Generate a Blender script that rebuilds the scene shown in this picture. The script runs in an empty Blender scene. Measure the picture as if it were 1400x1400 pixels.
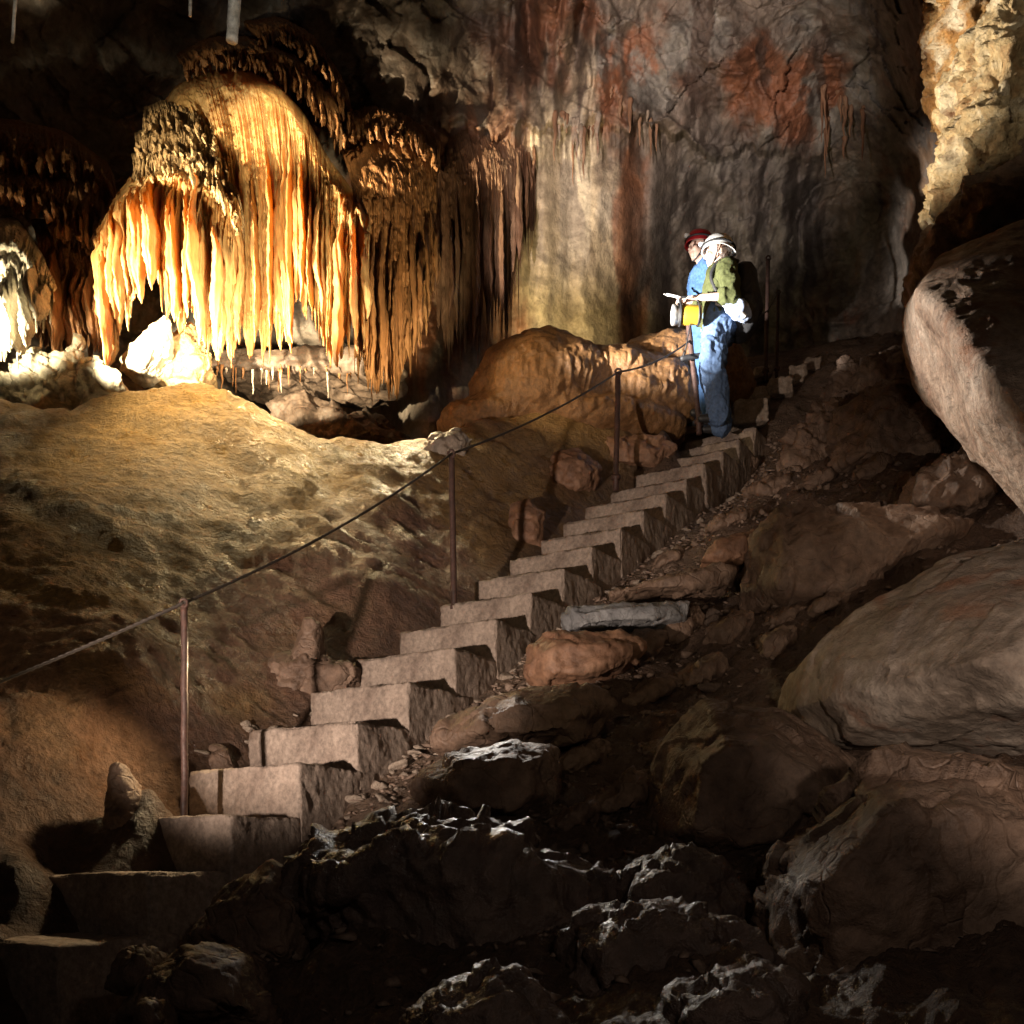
import bpy, bmesh, math, random
import numpy as np
from mathutils import Vector, Matrix

SC = bpy.context.scene
COL = SC.collection
rng = np.random.default_rng(7)
random.seed(7)
F, CX, HY = 1500.0, 700.0, 1185.0          # the photograph's focal length, centre column and eye level, in its pixels


def P(px, py, Y):
    return np.array([(px - CX) / F * Y, Y, (HY - py) / F * Y])


# ------------------------------------------------------------------ noise
_perm = np.random.default_rng(3).permutation(4096)
_grad = np.random.default_rng(4).normal(size=(4096, 3))
_grad /= np.linalg.norm(_grad, axis=1)[:, None]


def perlin(p):
    p = np.asarray(p, dtype=np.float64)
    i = np.floor(p).astype(np.int64)
    f = p - i
    u = f * f * f * (f * (f * 6 - 15) + 10)
    out = 0
    for dx in (0, 1):
        for dy in (0, 1):
            for dz in (0, 1):
                h = _perm[(_perm[(_perm[(i[:, 0] + dx) & 4095] + i[:, 1] + dy) & 4095] + i[:, 2] + dz) & 4095]
                g = _grad[h]
                d = g[:, 0] * (f[:, 0] - dx) + g[:, 1] * (f[:, 1] - dy) + g[:, 2] * (f[:, 2] - dz)
                w = (u[:, 0] if dx else 1 - u[:, 0]) * (u[:, 1] if dy else 1 - u[:, 1]) * (u[:, 2] if dz else 1 - u[:, 2])
                out = out + d * w
    return out * 1.6


def fbm(p, oct=4, lac=2.1, gain=0.5, ridged=False):
    a, s, t = 1.0, 0, np.asarray(p, dtype=np.float64)
    for k in range(oct):
        n = perlin(t + 17.3 * k)
        if ridged:
            n = 1 - 2 * np.abs(n)
        s = s + a * n
        a *= gain
        t = t * lac
    return s


_cr = np.random.default_rng(9).random((4096, 3))


def facet(q):
    """Broken-rock relief: each cell of a Worley pattern is a plane with its own tilt and height."""
    i0 = np.floor(q).astype(np.int64)
    best = np.full(len(q), 9e9); out = np.zeros(len(q))
    for dx in (-1, 0, 1):
        for dy in (-1, 0, 1):
            for dz in (-1, 0, 1):
                i = i0 + np.array([dx, dy, dz])
                h = _perm[(_perm[(_perm[i[:, 0] & 4095] + i[:, 1]) & 4095] + i[:, 2]) & 4095]
                o = q - (i + _cr[h])
                d = (o * o).sum(1)
                m = d < best
                best[m] = d[m]
                out[m] = (o * _grad[h]).sum(1)[m] * .9 + .35 * (_cr[h][:, 0][m] - .5)
    return out


def pts3(*a):
    a = np.broadcast_arrays(*a)
    return np.stack([np.ravel(x).astype(float) for x in a], 1)


def n1(x, s=0.0, f=1.0):
    x = np.asarray(x, dtype=float)
    return perlin(pts3(x * f, 0 * x + s * 3.7 + .31, 0 * x + s * 1.3 + .57)).reshape(x.shape)


def sstep(a, b, x):
    t = np.clip((x - a) / (b - a), 0, 1)
    return t * t * (3 - 2 * t)


def tps(ctrl, val, smooth=0.0):
    c = np.asarray(ctrl, float)
    v = np.asarray(val, float)
    n = len(c)

    def U(d2):
        return np.where(d2 > 1e-12, 0.5 * d2 * np.log(np.maximum(d2, 1e-12)), 0)
    K = U(((c[:, None] - c[None]) ** 2).sum(2)) + smooth * np.eye(n)
    Q = np.hstack([np.ones((n, 1)), c])
    A = np.block([[K, Q], [Q.T, np.zeros((3, 3))]])
    w = np.linalg.solve(A, np.concatenate([v, np.zeros(3)]))

    def ev(q):
        q = np.asarray(q, float)
        out = np.empty(len(q))
        for s in range(0, len(q), 40000):
            b = q[s:s + 40000]
            out[s:s + 40000] = U(((b[:, None] - c[None]) ** 2).sum(2)) @ w[:n] + w[n] + b @ w[n + 1:]
        return out
    return ev


# ------------------------------------------------------------------ object helpers
def link(o, parent=None):
    COL.objects.link(o)
    if parent is not None:
        o.parent = parent
    return o


def tag(o, label=None, cat=None, group=None, kind=None):
    if label: o['label'] = label
    if cat: o['category'] = cat
    if group: o['group'] = group
    if kind: o['kind'] = kind
    return o


def thing(name, label, cat, loc=(0, 0, 0), group=None):
    o = bpy.data.objects.new(name, None)
    o.empty_display_size = .1
    o.location = loc
    link(o)
    return tag(o, label, cat, group)


def mesh_from(name, v, f, smooth=True):
    me = bpy.data.meshes.new(name)
    v = np.asarray(v, float)
    me.vertices.add(len(v))
    me.vertices.foreach_set('co', v.ravel())
    f = np.asarray(f)
    if f.ndim == 2:
        n, k = f.shape
        me.loops.add(n * k)
        me.loops.foreach_set('vertex_index', f.ravel().astype(np.int32))
        me.polygons.add(n)
        me.polygons.foreach_set('loop_start', np.arange(0, n * k, k, dtype=np.int32))
    me.update(calc_edges=True)
    me.validate()
    if smooth:
        me.polygons.foreach_set('use_smooth', np.ones(len(me.polygons), bool))
    return me


def obj(name, me, mat, parent=None, loc=None):
    """Mesh data in world coordinates; moved into the parent's (or its own) frame."""
    o = bpy.data.objects.new(name, me)
    if mat is not None:
        me.materials.clear()
        me.materials.append(mat)
    base = None
    if parent is not None:
        base = Vector(parent.location)
        q = parent.parent
        while q is not None:
            base = base + q.location
            q = q.parent
    elif loc is not None:
        base = Vector(loc)
        o.location = base
    if base is not None:
        me.transform(Matrix.Translation(-base))
    link(o, parent)
    return o


def coords(me):
    v = np.empty(len(me.vertices) * 3)
    me.vertices.foreach_get('co', v)
    return v.reshape(-1, 3)


def normals(me):
    v = np.empty(len(me.vertices) * 3)
    me.vertices.foreach_get('normal', v)
    return v.reshape(-1, 3)


def setco(me, v):
    me.vertices.foreach_set('co', np.asarray(v, float).ravel())
    me.update()


def grid_faces(nr, nc, close=False):
    r = np.arange(nr - 1)[:, None]
    c = np.arange(nc if close else nc - 1)[None]
    c2 = (c + 1) % nc
    return np.stack([r * nc + c, r * nc + c2, (r + 1) * nc + c2, (r + 1) * nc + c], -1).reshape(-1, 4)


def color_attr(me, rgb):
    a = me.color_attributes.new('Tint', 'FLOAT_COLOR', 'POINT')
    c = np.ones((len(me.vertices), 4))
    c[:, :3] = rgb
    a.data.foreach_set('color', c.ravel())


def remesh(bm, voxel, smooth=2, sf=0.5, name='m'):
    """One continuous skin round everything in the bmesh."""
    me = bpy.data.meshes.new('tmp')
    bm.to_mesh(me)
    bm.free()
    o = bpy.data.objects.new('tmp', me)
    COL.objects.link(o)
    m = o.modifiers.new('r', 'REMESH')
    m.mode = 'VOXEL'
    m.voxel_size = voxel
    if smooth:
        s = o.modifiers.new('s', 'SMOOTH')
        s.factor = sf
        s.iterations = smooth
    dg = bpy.context.evaluated_depsgraph_get()
    dg.update()
    out = bpy.data.meshes.new_from_object(o.evaluated_get(dg))
    out.name = name
    bpy.data.objects.remove(o)
    bpy.data.meshes.remove(me)
    out.polygons.foreach_set('use_smooth', np.ones(len(out.polygons), bool))
    return out


def ball(bm, c, r, seg=16):
    r = (r, r, r) if np.isscalar(r) else r
    M = Matrix.Translation(Vector(c)) @ Matrix.Diagonal((*r, 1))
    bmesh.ops.create_uvsphere(bm, u_segments=seg, v_segments=seg // 2 + 2, radius=1, matrix=M)


def capsule(bm, a, b, ra, rb, seg=14, flat=1.0):
    a, b = Vector(a), Vector(b)
    d = b - a
    if d.length < 1e-6:
        return
    rot = d.to_track_quat('Z', 'Y').to_matrix().to_4x4()
    bmesh.ops.create_cone(bm, cap_ends=True, segments=seg, radius1=ra, radius2=rb, depth=d.length,
                          matrix=Matrix.Translation((a + b) / 2) @ rot)
    ball(bm, a, ra * .999, seg)
    ball(bm, b, rb * .999, seg)


def chain(bm, pl, rl, seg=14):
    for i in range(len(pl) - 1):
        capsule(bm, pl[i], pl[i + 1], rl[i], rl[i + 1], seg)


def tube(pl, rl, n=10, squash=None):
    """Capped tube along a polyline as (verts, quads)."""
    pl = np.asarray(pl, float)
    rl = np.broadcast_to(np.asarray(rl, float), (len(pl),))
    t = np.gradient(pl, axis=0)
    t /= np.linalg.norm(t, axis=1)[:, None]
    a0 = np.cross(t[0], np.eye(3)[np.abs(t[0]).argmin()])
    a = [a0 / np.linalg.norm(a0)]
    for k in range(1, len(pl)):                     # carry the frame along so that it never flips
        w_ = a[-1] - t[k] * (a[-1] @ t[k])
        a.append(w_ / max(np.linalg.norm(w_), 1e-9))
    a = np.array(a)
    b = np.cross(t, a)
    th = np.linspace(0, 2 * np.pi, n, endpoint=False)
    v = pl[:, None] + rl[:, None, None] * (np.cos(th)[None, :, None] * a[:, None] + np.sin(th)[None, :, None] * b[:, None])
    v = np.concatenate([np.repeat(pl[:1], n, 0)[None], v, np.repeat(pl[-1:], n, 0)[None]])
    return v.reshape(-1, 3), grid_faces(len(v), n, True)


def merge(parts):
    vs, fs, k = [], [], 0
    for v, f in parts:
        vs.append(v); fs.append(np.asarray(f) + k); k += len(v)
    return np.concatenate(vs), np.concatenate(fs)


# ------------------------------------------------------------------ materials
def nodes_of(name):
    m = bpy.data.materials.new(name)
    m.use_nodes = True
    nt = m.node_tree
    return m, nt, nt.nodes['Principled BSDF']


def rock_mat(name, dark, mid, light, scale=2.0, rough=.65, bump=.5, fine=28.0, attr=False, coat=0.0, spots=None,
             vein=0.0, translucent=None, stretch=(1, 1, 1), bdist=.02, wet=0.0):
    m, nt, bs = nodes_of(name)
    N, L = nt.nodes, nt.links
    tc = N.new('ShaderNodeTexCoord')
    mp = N.new('ShaderNodeMapping')
    mp.inputs['Scale'].default_value = stretch
    L.new(tc.outputs['Object'], mp.inputs['Vector'])
    V = mp.outputs['Vector']

    def noise(s, d=6, r=.6, dist=0.0):
        n = N.new('ShaderNodeTexNoise')
        n.inputs['Scale'].default_value = s
        n.inputs['Detail'].default_value = d
        n.inputs['Roughness'].default_value = r
        n.inputs['Distortion'].default_value = dist
        L.new(V, n.inputs['Vector'])
        return n.outputs['Fac']
    n0 = noise(scale, 8, .62, .6)
    ramp = N.new('ShaderNodeValToRGB')
    e = ramp.color_ramp.elements
    e[0].position, e[0].color = .33, (*dark, 1)
    e[1].position, e[1].color = .7, (*light, 1)
    k = e.new(.5); k.color = (*mid, 1)
    L.new(n0, ramp.inputs['Fac'])
    colr = ramp.outputs['Color']

    def mix(kind, fac, a, b):
        x = N.new('ShaderNodeMix')
        x.data_type = 'RGBA'
        x.blend_type = kind
        if isinstance(fac, float): x.inputs[0].default_value = fac
        else: L.new(fac, x.inputs[0])
        L.new(a, x.inputs[6])
        if isinstance(b, tuple): x.inputs[7].default_value = (*b, 1)
        else: L.new(b, x.inputs[7])
        return x.outputs[2]
    if attr:
        at = N.new('ShaderNodeAttribute'); at.attribute_name = 'Tint'
        colr = mix('MULTIPLY', 1.0, colr, at.outputs['Color'])
    n2 = noise(fine, 6, .7)
    mr = N.new('ShaderNodeMapRange')
    mr.inputs[1].default_value = .3; mr.inputs[2].default_value = .7
    mr.inputs[3].default_value = .55; mr.inputs[4].default_value = 1.35
    L.new(n2, mr.inputs[0])
    cx = N.new('ShaderNodeCombineXYZ')
    for i in range(3): L.new(mr.outputs[0], cx.inputs[i])
    colr = mix('MULTIPLY', 1.0, colr, cx.outputs[0])
    if spots:
        c, s, lo = spots
        n3 = noise(s, 7, .6, .8)
        r3 = N.new('ShaderNodeValToRGB')
        r3.color_ramp.elements[0].position = lo
        r3.color_ramp.elements[1].position = lo + .12
        L.new(n3, r3.inputs['Fac'])
        colr = mix('MIX', r3.outputs['Color'], colr, c)
    h = N.new('ShaderNodeMath'); h.operation = 'MULTIPLY_ADD'
    L.new(noise(fine * .45, 8, .68, .3), h.inputs[0]); h.inputs[1].default_value = 1.6
    L.new(n2, h.inputs[2])
    hh = h.outputs[0]
    if vein:
        w = N.new('ShaderNodeTexVoronoi'); w.feature = 'DISTANCE_TO_EDGE'
        w.inputs['Scale'].default_value = scale * 1.4
        wv = N.new('ShaderNodeVectorMath'); wv.operation = 'ADD'
        nn = N.new('ShaderNodeTexNoise'); nn.inputs['Scale'].default_value = scale * 2
        L.new(V, nn.inputs['Vector']); L.new(V, wv.inputs[0]); L.new(nn.outputs['Color'], wv.inputs[1])
        L.new(wv.outputs[0], w.inputs['Vector'])
        r4 = N.new('ShaderNodeMapRange'); r4.inputs[2].default_value = .035; r4.inputs[3].default_value = -vein; r4.inputs[4].default_value = 0
        L.new(w.outputs['Distance'], r4.inputs[0])
        ad = N.new('ShaderNodeMath'); L.new(hh, ad.inputs[0]); L.new(r4.outputs[0], ad.inputs[1]); hh = ad.outputs[0]
    bp = N.new('ShaderNodeBump')
    bp.inputs['Strength'].default_value = bump
    bp.inputs['Distance'].default_value = bdist
    L.new(hh, bp.inputs['Height'])
    L.new(bp.outputs['Normal'], bs.inputs['Normal'])
    L.new(colr, bs.inputs['Base Color'])
    rr = N.new('ShaderNodeMapRange')
    rr.inputs[1].default_value = .35; rr.inputs[2].default_value = .65
    rr.inputs[3].default_value = max(.05, rough - .18 - wet); rr.inputs[4].default_value = min(1, rough + .15)
    L.new(noise(scale * 2.3, 5, .6), rr.inputs[0])
    L.new(rr.outputs[0], bs.inputs['Roughness'])
    bs.inputs['Specular IOR Level'].default_value = .5
    if coat:
        bs.inputs['Coat Weight'].default_value = coat
        bs.inputs['Coat Roughness'].default_value = .18
        L.new(bp.outputs['Normal'], bs.inputs['Coat Normal'])
    if translucent:
        tcol, tf = translucent
        tr = N.new('ShaderNodeBsdfTranslucent')
        tr.inputs['Color'].default_value = (*tcol, 1)
        mx = N.new('ShaderNodeMixShader'); mx.inputs[0].default_value = tf
        L.new(bs.outputs[0], mx.inputs[1]); L.new(tr.outputs[0], mx.inputs[2])
        L.new(mx.outputs[0], N['Material Output'].inputs['Surface'])
    return m


def plain_mat(name, c, rough=.6, metal=0.0, bump=0.0, scale=40, var=.25, alpha=None, emit=None, sheen=0, trans=0):
    m, nt, bs = nodes_of(name)
    N, L = nt.nodes, nt.links
    tc = N.new('ShaderNodeTexCoord')
    n = N.new('ShaderNodeTexNoise'); n.inputs['Scale'].default_value = scale; n.inputs['Detail'].default_value = 6
    L.new(tc.outputs['Object'], n.inputs['Vector'])
    r = N.new('ShaderNodeValToRGB')
    r.color_ramp.elements[0].position = .3; r.color_ramp.elements[1].position = .7
    r.color_ramp.elements[0].color = (*[x * (1 - var) for x in c], 1)
    r.color_ramp.elements[1].color = (*[min(1, x * (1 + var)) for x in c], 1)
    L.new(n.outputs['Fac'], r.inputs['Fac'])
    L.new(r.outputs['Color'], bs.inputs['Base Color'])
    bs.inputs['Roughness'].default_value = rough
    bs.inputs['Metallic'].default_value = metal
    if bump:
        b = N.new('ShaderNodeBump'); b.inputs['Strength'].default_value = bump; b.inputs['Distance'].default_value = .01
        L.new(n.outputs['Fac'], b.inputs['Height']); L.new(b.outputs['Normal'], bs.inputs['Normal'])
    if emit:
        bs.inputs['Emission Color'].default_value = (*emit[0], 1); bs.inputs['Emission Strength'].default_value = emit[1]
    if trans:
        bs.inputs['Transmission Weight'].default_value = trans
    return m


M = dict(
    floor=rock_mat('flowstone_floor', (.55, .5, .45), (.85, .82, .78), (1, 1, 1), 1.6, .55, 1.0, 22, attr=True, wet=.12, bdist=.045),
    wall=rock_mat('cave_wall_rock', (.34, .31, .3), (.75, .73, .71), (1.1, 1.08, 1.05), 1.7, .6, .5, 9, attr=True, bdist=.04),
    drape=rock_mat('calcite_drapery', (.42, .25, .09), (.56, .37, .15), (.66, .49, .25), 2.2, .5, .3, 30,
                   translucent=((.95, .42, .04), .38), stretch=(1, 1, .25), bdist=.015),
    cap=rock_mat('flowstone_cap', (.26, .16, .075), (.38, .25, .12), (.5, .36, .19), 2.0, .55, .6, 26, bdist=.03),
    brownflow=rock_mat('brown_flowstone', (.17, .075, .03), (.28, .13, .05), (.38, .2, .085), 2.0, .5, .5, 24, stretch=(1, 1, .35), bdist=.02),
    redflow=rock_mat('reddish_flowstone', (.17, .085, .05), (.28, .155, .095), (.4, .27, .18), 2.8, .6, .5, 20, stretch=(1, 1, .3), bdist=.02),
    whitecal=rock_mat('white_calcite', (.55, .48, .36), (.68, .62, .5), (.8, .76, .66), 3, .45, .5, 22, bdist=.03),
    mound=rock_mat('ochre_flowstone', (.16, .078, .028), (.24, .12, .045), (.34, .18, .07), 1.8, .5, .6, 34, bdist=.02),
    boulder=rock_mat('brown_limestone', (.1, .06, .04), (.2, .13, .09), (.31, .22, .16), 1.7, .6, .6, 14, vein=.3, bdist=.03),
    pale=rock_mat('pale_limestone', (.22, .17, .13), (.36, .29, .23), (.5, .43, .36), 1.9, .6, .6, 15, bdist=.03, spots=((.3, .15, .09), 2.4, .56)),
    flank=rock_mat('warm_pale_limestone', (.2, .125, .085), (.36, .26, .19), (.5, .41, .33), 2.6, .65, .8, 17, bdist=.035, spots=((.26, .12, .06), 2.1, .55)),
    orange=rock_mat('rusty_limestone', (.15, .075, .045), (.25, .135, .08), (.34, .2, .125), 2.4, .6, .5, 18, bdist=.02),
    grey=rock_mat('grey_limestone', (.11, .11, .115), (.2, .2, .205), (.3, .3, .3), 3, .55, .6, 18, vein=.3, spots=((.2, .11, .06), 3, .6), bdist=.02),
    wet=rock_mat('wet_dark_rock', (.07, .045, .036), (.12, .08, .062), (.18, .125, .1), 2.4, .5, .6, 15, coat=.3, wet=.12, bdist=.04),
    gold=rock_mat('golden_calcite_rock', (.17, .07, .02), (.36, .18, .05), (.52, .36, .18), 3.1, .6, .9, 12, bdist=.06,
                  spots=((.6, .55, .45), 1.7, .54)),
    palegold=rock_mat('pale_gold_calcite', (.32, .17, .07), (.56, .43, .25), (.74, .68, .56), 3.4, .55, .9, 14, bdist=.05, spots=((.16, .08, .04), 3.1, .56)),
    step=rock_mat('rough_concrete', (.2, .15, .12), (.3, .235, .19), (.38, .305, .25), 3.5, .75, .5, 40, bdist=.014, spots=((.13, .085, .06), 2.6, .56)),
    stone=rock_mat('broken_stone', (.2, .15, .115), (.34, .27, .21), (.46, .39, .32), 6, .65, .5, 40, bdist=.01),
    darkstone=rock_mat('dark_broken_stone', (.06, .04, .03), (.11, .075, .055), (.17, .12, .09), 6, .6, .5, 40, bdist=.01),
    gravel=rock_mat('brown_grit', (.1, .065, .045), (.19, .13, .095), (.3, .22, .17), 7, .65, .5, 40, bdist=.01),
    rust=rock_mat('rusted_steel', (.035, .018, .014), (.065, .032, .024), (.11, .055, .042), 14, .65, .4, 90, bdist=.002),
    cable=plain_mat('dark_wire_rope', (.09, .075, .065), .5, .5, scale=120),
    skin=plain_mat('skin', (.62, .42, .33), .5, scale=30, var=.08),
    hair=plain_mat('dark_brown_hair', (.05, .03, .02), .5, scale=90, bump=.6),
    olive=plain_mat('olive_jumper', (.06, .068, .018), .85, scale=55, bump=.4),
    denim=plain_mat('blue_overall_cloth', (.08, .135, .25), .8, scale=45, bump=.4),
    blue=plain_mat('bright_blue_cloth', (.045, .11, .25), .8, scale=45, bump=.4),
    boot=plain_mat('black_rubber', (.025, .024, .024), .5, scale=30),
    white=plain_mat('white_plastic', (.78, .77, .74), .35, scale=25, var=.06),
    red=plain_mat('red_plastic', (.33, .015, .02), .35, scale=25, var=.1),
    black=plain_mat('black_nylon', (.02, .02, .022), .6, scale=60, bump=.3),
    yellow=plain_mat('yellow_plastic', (.6, .36, .03), .4, scale=25, var=.08),
    lens=plain_mat('clear_lens', (.85, .87, .86), .12, scale=20, var=.04),
    chrome=plain_mat('pale_metal', (.6, .6, .58), .35, .7, scale=30),
)

# ------------------------------------------------------------------ stair line
R0 = np.array([-1.625, 3.9, -.273])
DV = np.array([.218, .362, .2475])
UL = math.hypot(DV[0], DV[1])
U = np.array([DV[0] / UL, DV[1] / UL, 0])
W = np.array([U[1], -U[0], 0])
LEFTPX = [-60, 45, 160, 258, 342, 421, 483, 546, 601, 650, 696, 738, 770, 800, 833, 866, 890, 912, 935]


def step_corner(k):
    return R0 + DV * k


def step_len(k):
    r = step_corner(k)
    u = (LEFTPX[k] - CX) / F
    return (r[0] - u * r[1]) / (W[0] - u * W[1])


# ------------------------------------------------------------------ cave floor
cp = []
for k in range(-2, 19):
    r = step_corner(k)
    ln = step_len(min(max(k, 0), 18))
    z = r[2]
    a = r - W * (ln + .04) + U * .1
    cp.append((a[0], a[1], z - .1))
    a = r - W * ln * .5 + U * .25
    cp.append((a[0], a[1], z - .17))
    a = r + W * .3 + U * .2
    cp.append((a[0], a[1], z - .25))
for q in [(300, 1390, 3.3), (600, 1400, 3.0), (900, 1400, 2.75), (1200, 1400, 2.6), (1400, 1400, 2.5), (1700, 1390, 2.5), (100, 1420, 3.3), (-150, 1400, 3.3),
          (500, 1260, 3.8), (700, 1220, 4.1), (900, 1210, 4.2), (1150, 1210, 4.0), (1400, 1180, 3.8), (1800, 1100, 3.8),
          (700, 1060, 5.1), (900, 1010, 5.4), (1100, 1000, 5.2), (1400, 970, 4.9), (1800, 900, 4.8),
          (850, 870, 6.8), (1000, 860, 6.6), (1200, 830, 6.3), (1450, 780, 6.0), (1800, 740, 6),
          (960, 725, 8.1), (1100, 705, 8.0), (1300, 670, 7.5), (1600, 640, 7.2),
          (1070, 615, 9.6), (1150, 575, 9.6), (1280, 555, 9.2), (1450, 550, 8.6),
          (1050, 572, 10.9), (1110, 545, 11.3), (1220, 500, 11.3), (1380, 480, 10.8), (1150, 470, 12.6), (1300, 455, 12.6), (950, 500, 12.6), (800, 500, 12.6),
          (-250, 1250, 4.0), (-20, 1235, 4.1), (20, 1150, 4.45), (60, 1080, 4.75), (200, 1050, 4.9), (-250, 1020, 4.8), (100, 1000, 5.1), (0, 930, 5.3), (200, 905, 5.6), (350, 910, 6.3),
          (-250, 800, 5.7), (0, 800, 6.0), (200, 785, 6.5), (400, 785, 7.0), (530, 800, 7.1), (0, 690, 6.9), (200, 685, 7.1), (400, 685, 7.7), (560, 700, 8.1),
          (-250, 650, 7.2), (0, 610, 7.8), (150, 605, 7.95), (300, 625, 7.9), (450, 645, 8.2), (600, 650, 8.6), (700, 625, 9.2), (800, 605, 9.7), (740, 556, 9.95), (850, 562, 10.0), (795, 556, 10.0), (690, 575, 9.7), (905, 566, 10.05),
          (-250, 560, 8.4), (0, 556, 8.5), (100, 560, 8.5), (210, 534, 8.6), (285, 522, 8.62), (340, 562, 8.65), (400, 592, 8.7), (470, 604, 8.8), (560, 602, 9.05), (640, 578, 9.5)]:
    cp.append(tuple(P(*q)))
for px, py, y in [(-250, 560, 8.4), (0, 556, 8.5), (100, 560, 8.5), (210, 534, 8.6), (285, 522, 8.62), (340, 562, 8.65), (400, 592, 8.7), (470, 604, 8.8), (560, 602, 9.05), (640, 585, 9.5)]:
    p = P(px, py, y)
    for dy, dz in ((.45, -.35), (1.0, -.7), (2.2, -.8), (4.0, -.6)):
        s = (y + dy) / y
        cp.append((p[0] * s, y + dy, p[2] + dz))
cp = np.array(cp)
_floor = tps(cp[:, :2], cp[:, 2], 1.2e-2)


def stair_side(x, y):
    """metres to the right of the stair's right edge (negative: left), and along it."""
    d0, d1 = x - R0[0], y - R0[1]
    return d0 * W[0] + d1 * W[1], d0 * U[0] + d1 * U[1]


def floor_z(x, y, detail=True):
    x = np.asarray(x, float).ravel(); y = np.asarray(y, float).ravel()
    z = _floor(np.stack([x, y], 1))
    if not detail:
        return z
    s, al = stair_side(x, y)
    right = sstep(-.1, .35, s)
    left = 1 - sstep(-1.25, -.8, s)
    on = (1 - sstep(.0, .25, s)) * sstep(-.95, -.75, s) * (al > -.9) * (al < 8.4)
    q = pts3(x, y, z)
    # the flowing left slope: broad lobes, then small terraced lips running along the contours
    warp = fbm(q * .9, 3)
    wx, wy, wz = x * .8 + warp * .35 + .5 * y, y * 1.25 + warp * .3, z * 1.0
    puff = np.sqrt(perlin(pts3(wx, wy, wz)) ** 2 + .02)
    puff2 = np.sqrt(perlin(pts3(wx * 2.3 + 4, wy * 2.6, wz * 2.4)) ** 2 + .015)
    lips = perlin(pts3(x * 2.2 + 1.6 * y + warp, y * 6 + 1.2 * warp, z * 6))
    fine = fbm(pts3(x * 7 + 3 * y, y * 13, z * 13), 4)
    knob = sstep(.15, .5, perlin(pts3(x * .9 + 7, y * .9, z * .9)) + .35 * sstep(6.6, 5.2, y))
    ld = .12 * (puff - .3) + .06 * (puff2 - .3) + .034 * lips + .02 * fine + knob * (.05 * (np.sqrt(perlin(q * 4.2 + 8) ** 2 + .01) - .25) + .022 * fbm(q * 9, 3))
    rd = .11 * fbm(q * 1.7, 4) + .05 * fbm(q * 4.5 + 3, 4) + .02 * fbm(q * 12, 3) - .03
    return z + left * ld + right * rd + (1 - left - right).clip(0, 1) * (.02 * fine) - on * .03


def ground(px, py):
    """Depth at which the line of sight through a pixel first meets the floor."""
    Y = np.linspace(2.5, 13, 1500)
    gap = (HY - py) / F * Y - floor_z((px - CX) / F * Y, Y)
    k = np.argmax(gap <= 0)
    return float(Y[k]) if gap[k] <= 0 else 9.0


nr, nc = 720, 700
uu = np.linspace(-.85, .85, nc)
yy = np.exp(np.linspace(math.log(1.3), math.log(15.0), nr))
UU, YY = np.meshgrid(uu, yy)
X = (UU * YY).ravel(); Yv = YY.ravel()
Z = floor_z(X, Yv)
me = mesh_from('cave_floor', np.stack([X, Yv, Z], 1), grid_faces(nr, nc))
s, al = stair_side(X, Yv)
q = pts3(X, Yv, Z)
left = (1 - sstep(-1.1, -.6, s))[:, None]
px = CX + X / Yv * F
py = HY - Z / Yv * F
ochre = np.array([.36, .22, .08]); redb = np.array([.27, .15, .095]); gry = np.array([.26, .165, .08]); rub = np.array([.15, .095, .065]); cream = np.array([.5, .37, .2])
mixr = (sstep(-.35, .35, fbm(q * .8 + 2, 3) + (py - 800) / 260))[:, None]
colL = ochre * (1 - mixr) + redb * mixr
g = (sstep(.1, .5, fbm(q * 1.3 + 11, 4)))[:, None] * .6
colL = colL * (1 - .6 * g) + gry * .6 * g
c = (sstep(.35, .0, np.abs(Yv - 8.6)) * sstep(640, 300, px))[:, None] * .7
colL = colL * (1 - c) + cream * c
path = (sstep(-.25, .1, s) * sstep(.75, .35, s))[:, None]
colR = rub * (1 - path) + np.array([.24, .17, .125]) * path
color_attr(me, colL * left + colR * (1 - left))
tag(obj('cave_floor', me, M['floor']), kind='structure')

# ------------------------------------------------------------------ cave wall and ceiling (one shell behind everything)
wc = [(-600, -900, 4.0), (-600, -300, 6.0), (-600, 200, 7.0), (-600, 800, 7.5), (-200, -300, 8.3), (-200, 200, 9.3), (-200, 800, 9.8),
      (100, -900, 5.0), (100, -200, 9.5), (100, 100, 10.7), (100, 400, 10.9), (100, 800, 11),
      (350, 0, 11.0), (350, 300, 11.2), (350, 520, 11.3), (350, 800, 11.3), (500, -250, 9.8), (500, 60, 10.9), (560, 300, 11.0), (560, 520, 11.2),
      (700, -900, 6.0), (700, -100, 10.6), (700, 60, 11.2), (690, 300, 11.5), (700, 480, 11.7), (700, 800, 11.7),
      (800, 100, 11.6), (800, 320, 11.9), (800, 470, 12.1), (860, 300, 12.2), (900, 0, 11.6), (900, 150, 12.0), (930, 350, 13.0), (930, 480, 13.2),
      (1050, -200, 10.5), (1050, 60, 11.9), (1050, 200, 12.5), (1050, 350, 13.6), (1050, 500, 13.8), (1050, 800, 13.8),
      (1180, 100, 12.0), (1200, 300, 13.4), (1200, 480, 13.5), (1280, 60, 10.4), (1280, 300, 12.0), (1300, 500, 12.2), (1300, 800, 12),
      (1400, -900, 5.0), (1400, -200, 7.6), (1420, 100, 9.0), (1420, 400, 9.8), (1450, 800, 10), (1900, -300, 5.5), (1900, 200, 6.2), (1900, 800, 6.6), (1900, -900, 4.0), (700, -1600, 3.2), (-600, -1600, 2.5), (1900, -1600, 2.5)]
_wall = tps(np.array([(a / 400, b / 400) for a, b, _ in wc]), np.array([c for *_, c in wc]), 1e-3)
pxs = np.concatenate([np.linspace(-600, -20, 90)[:-1], np.linspace(-20, 1420, 820), np.linspace(1420, 1900, 80)[1:]])
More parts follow.
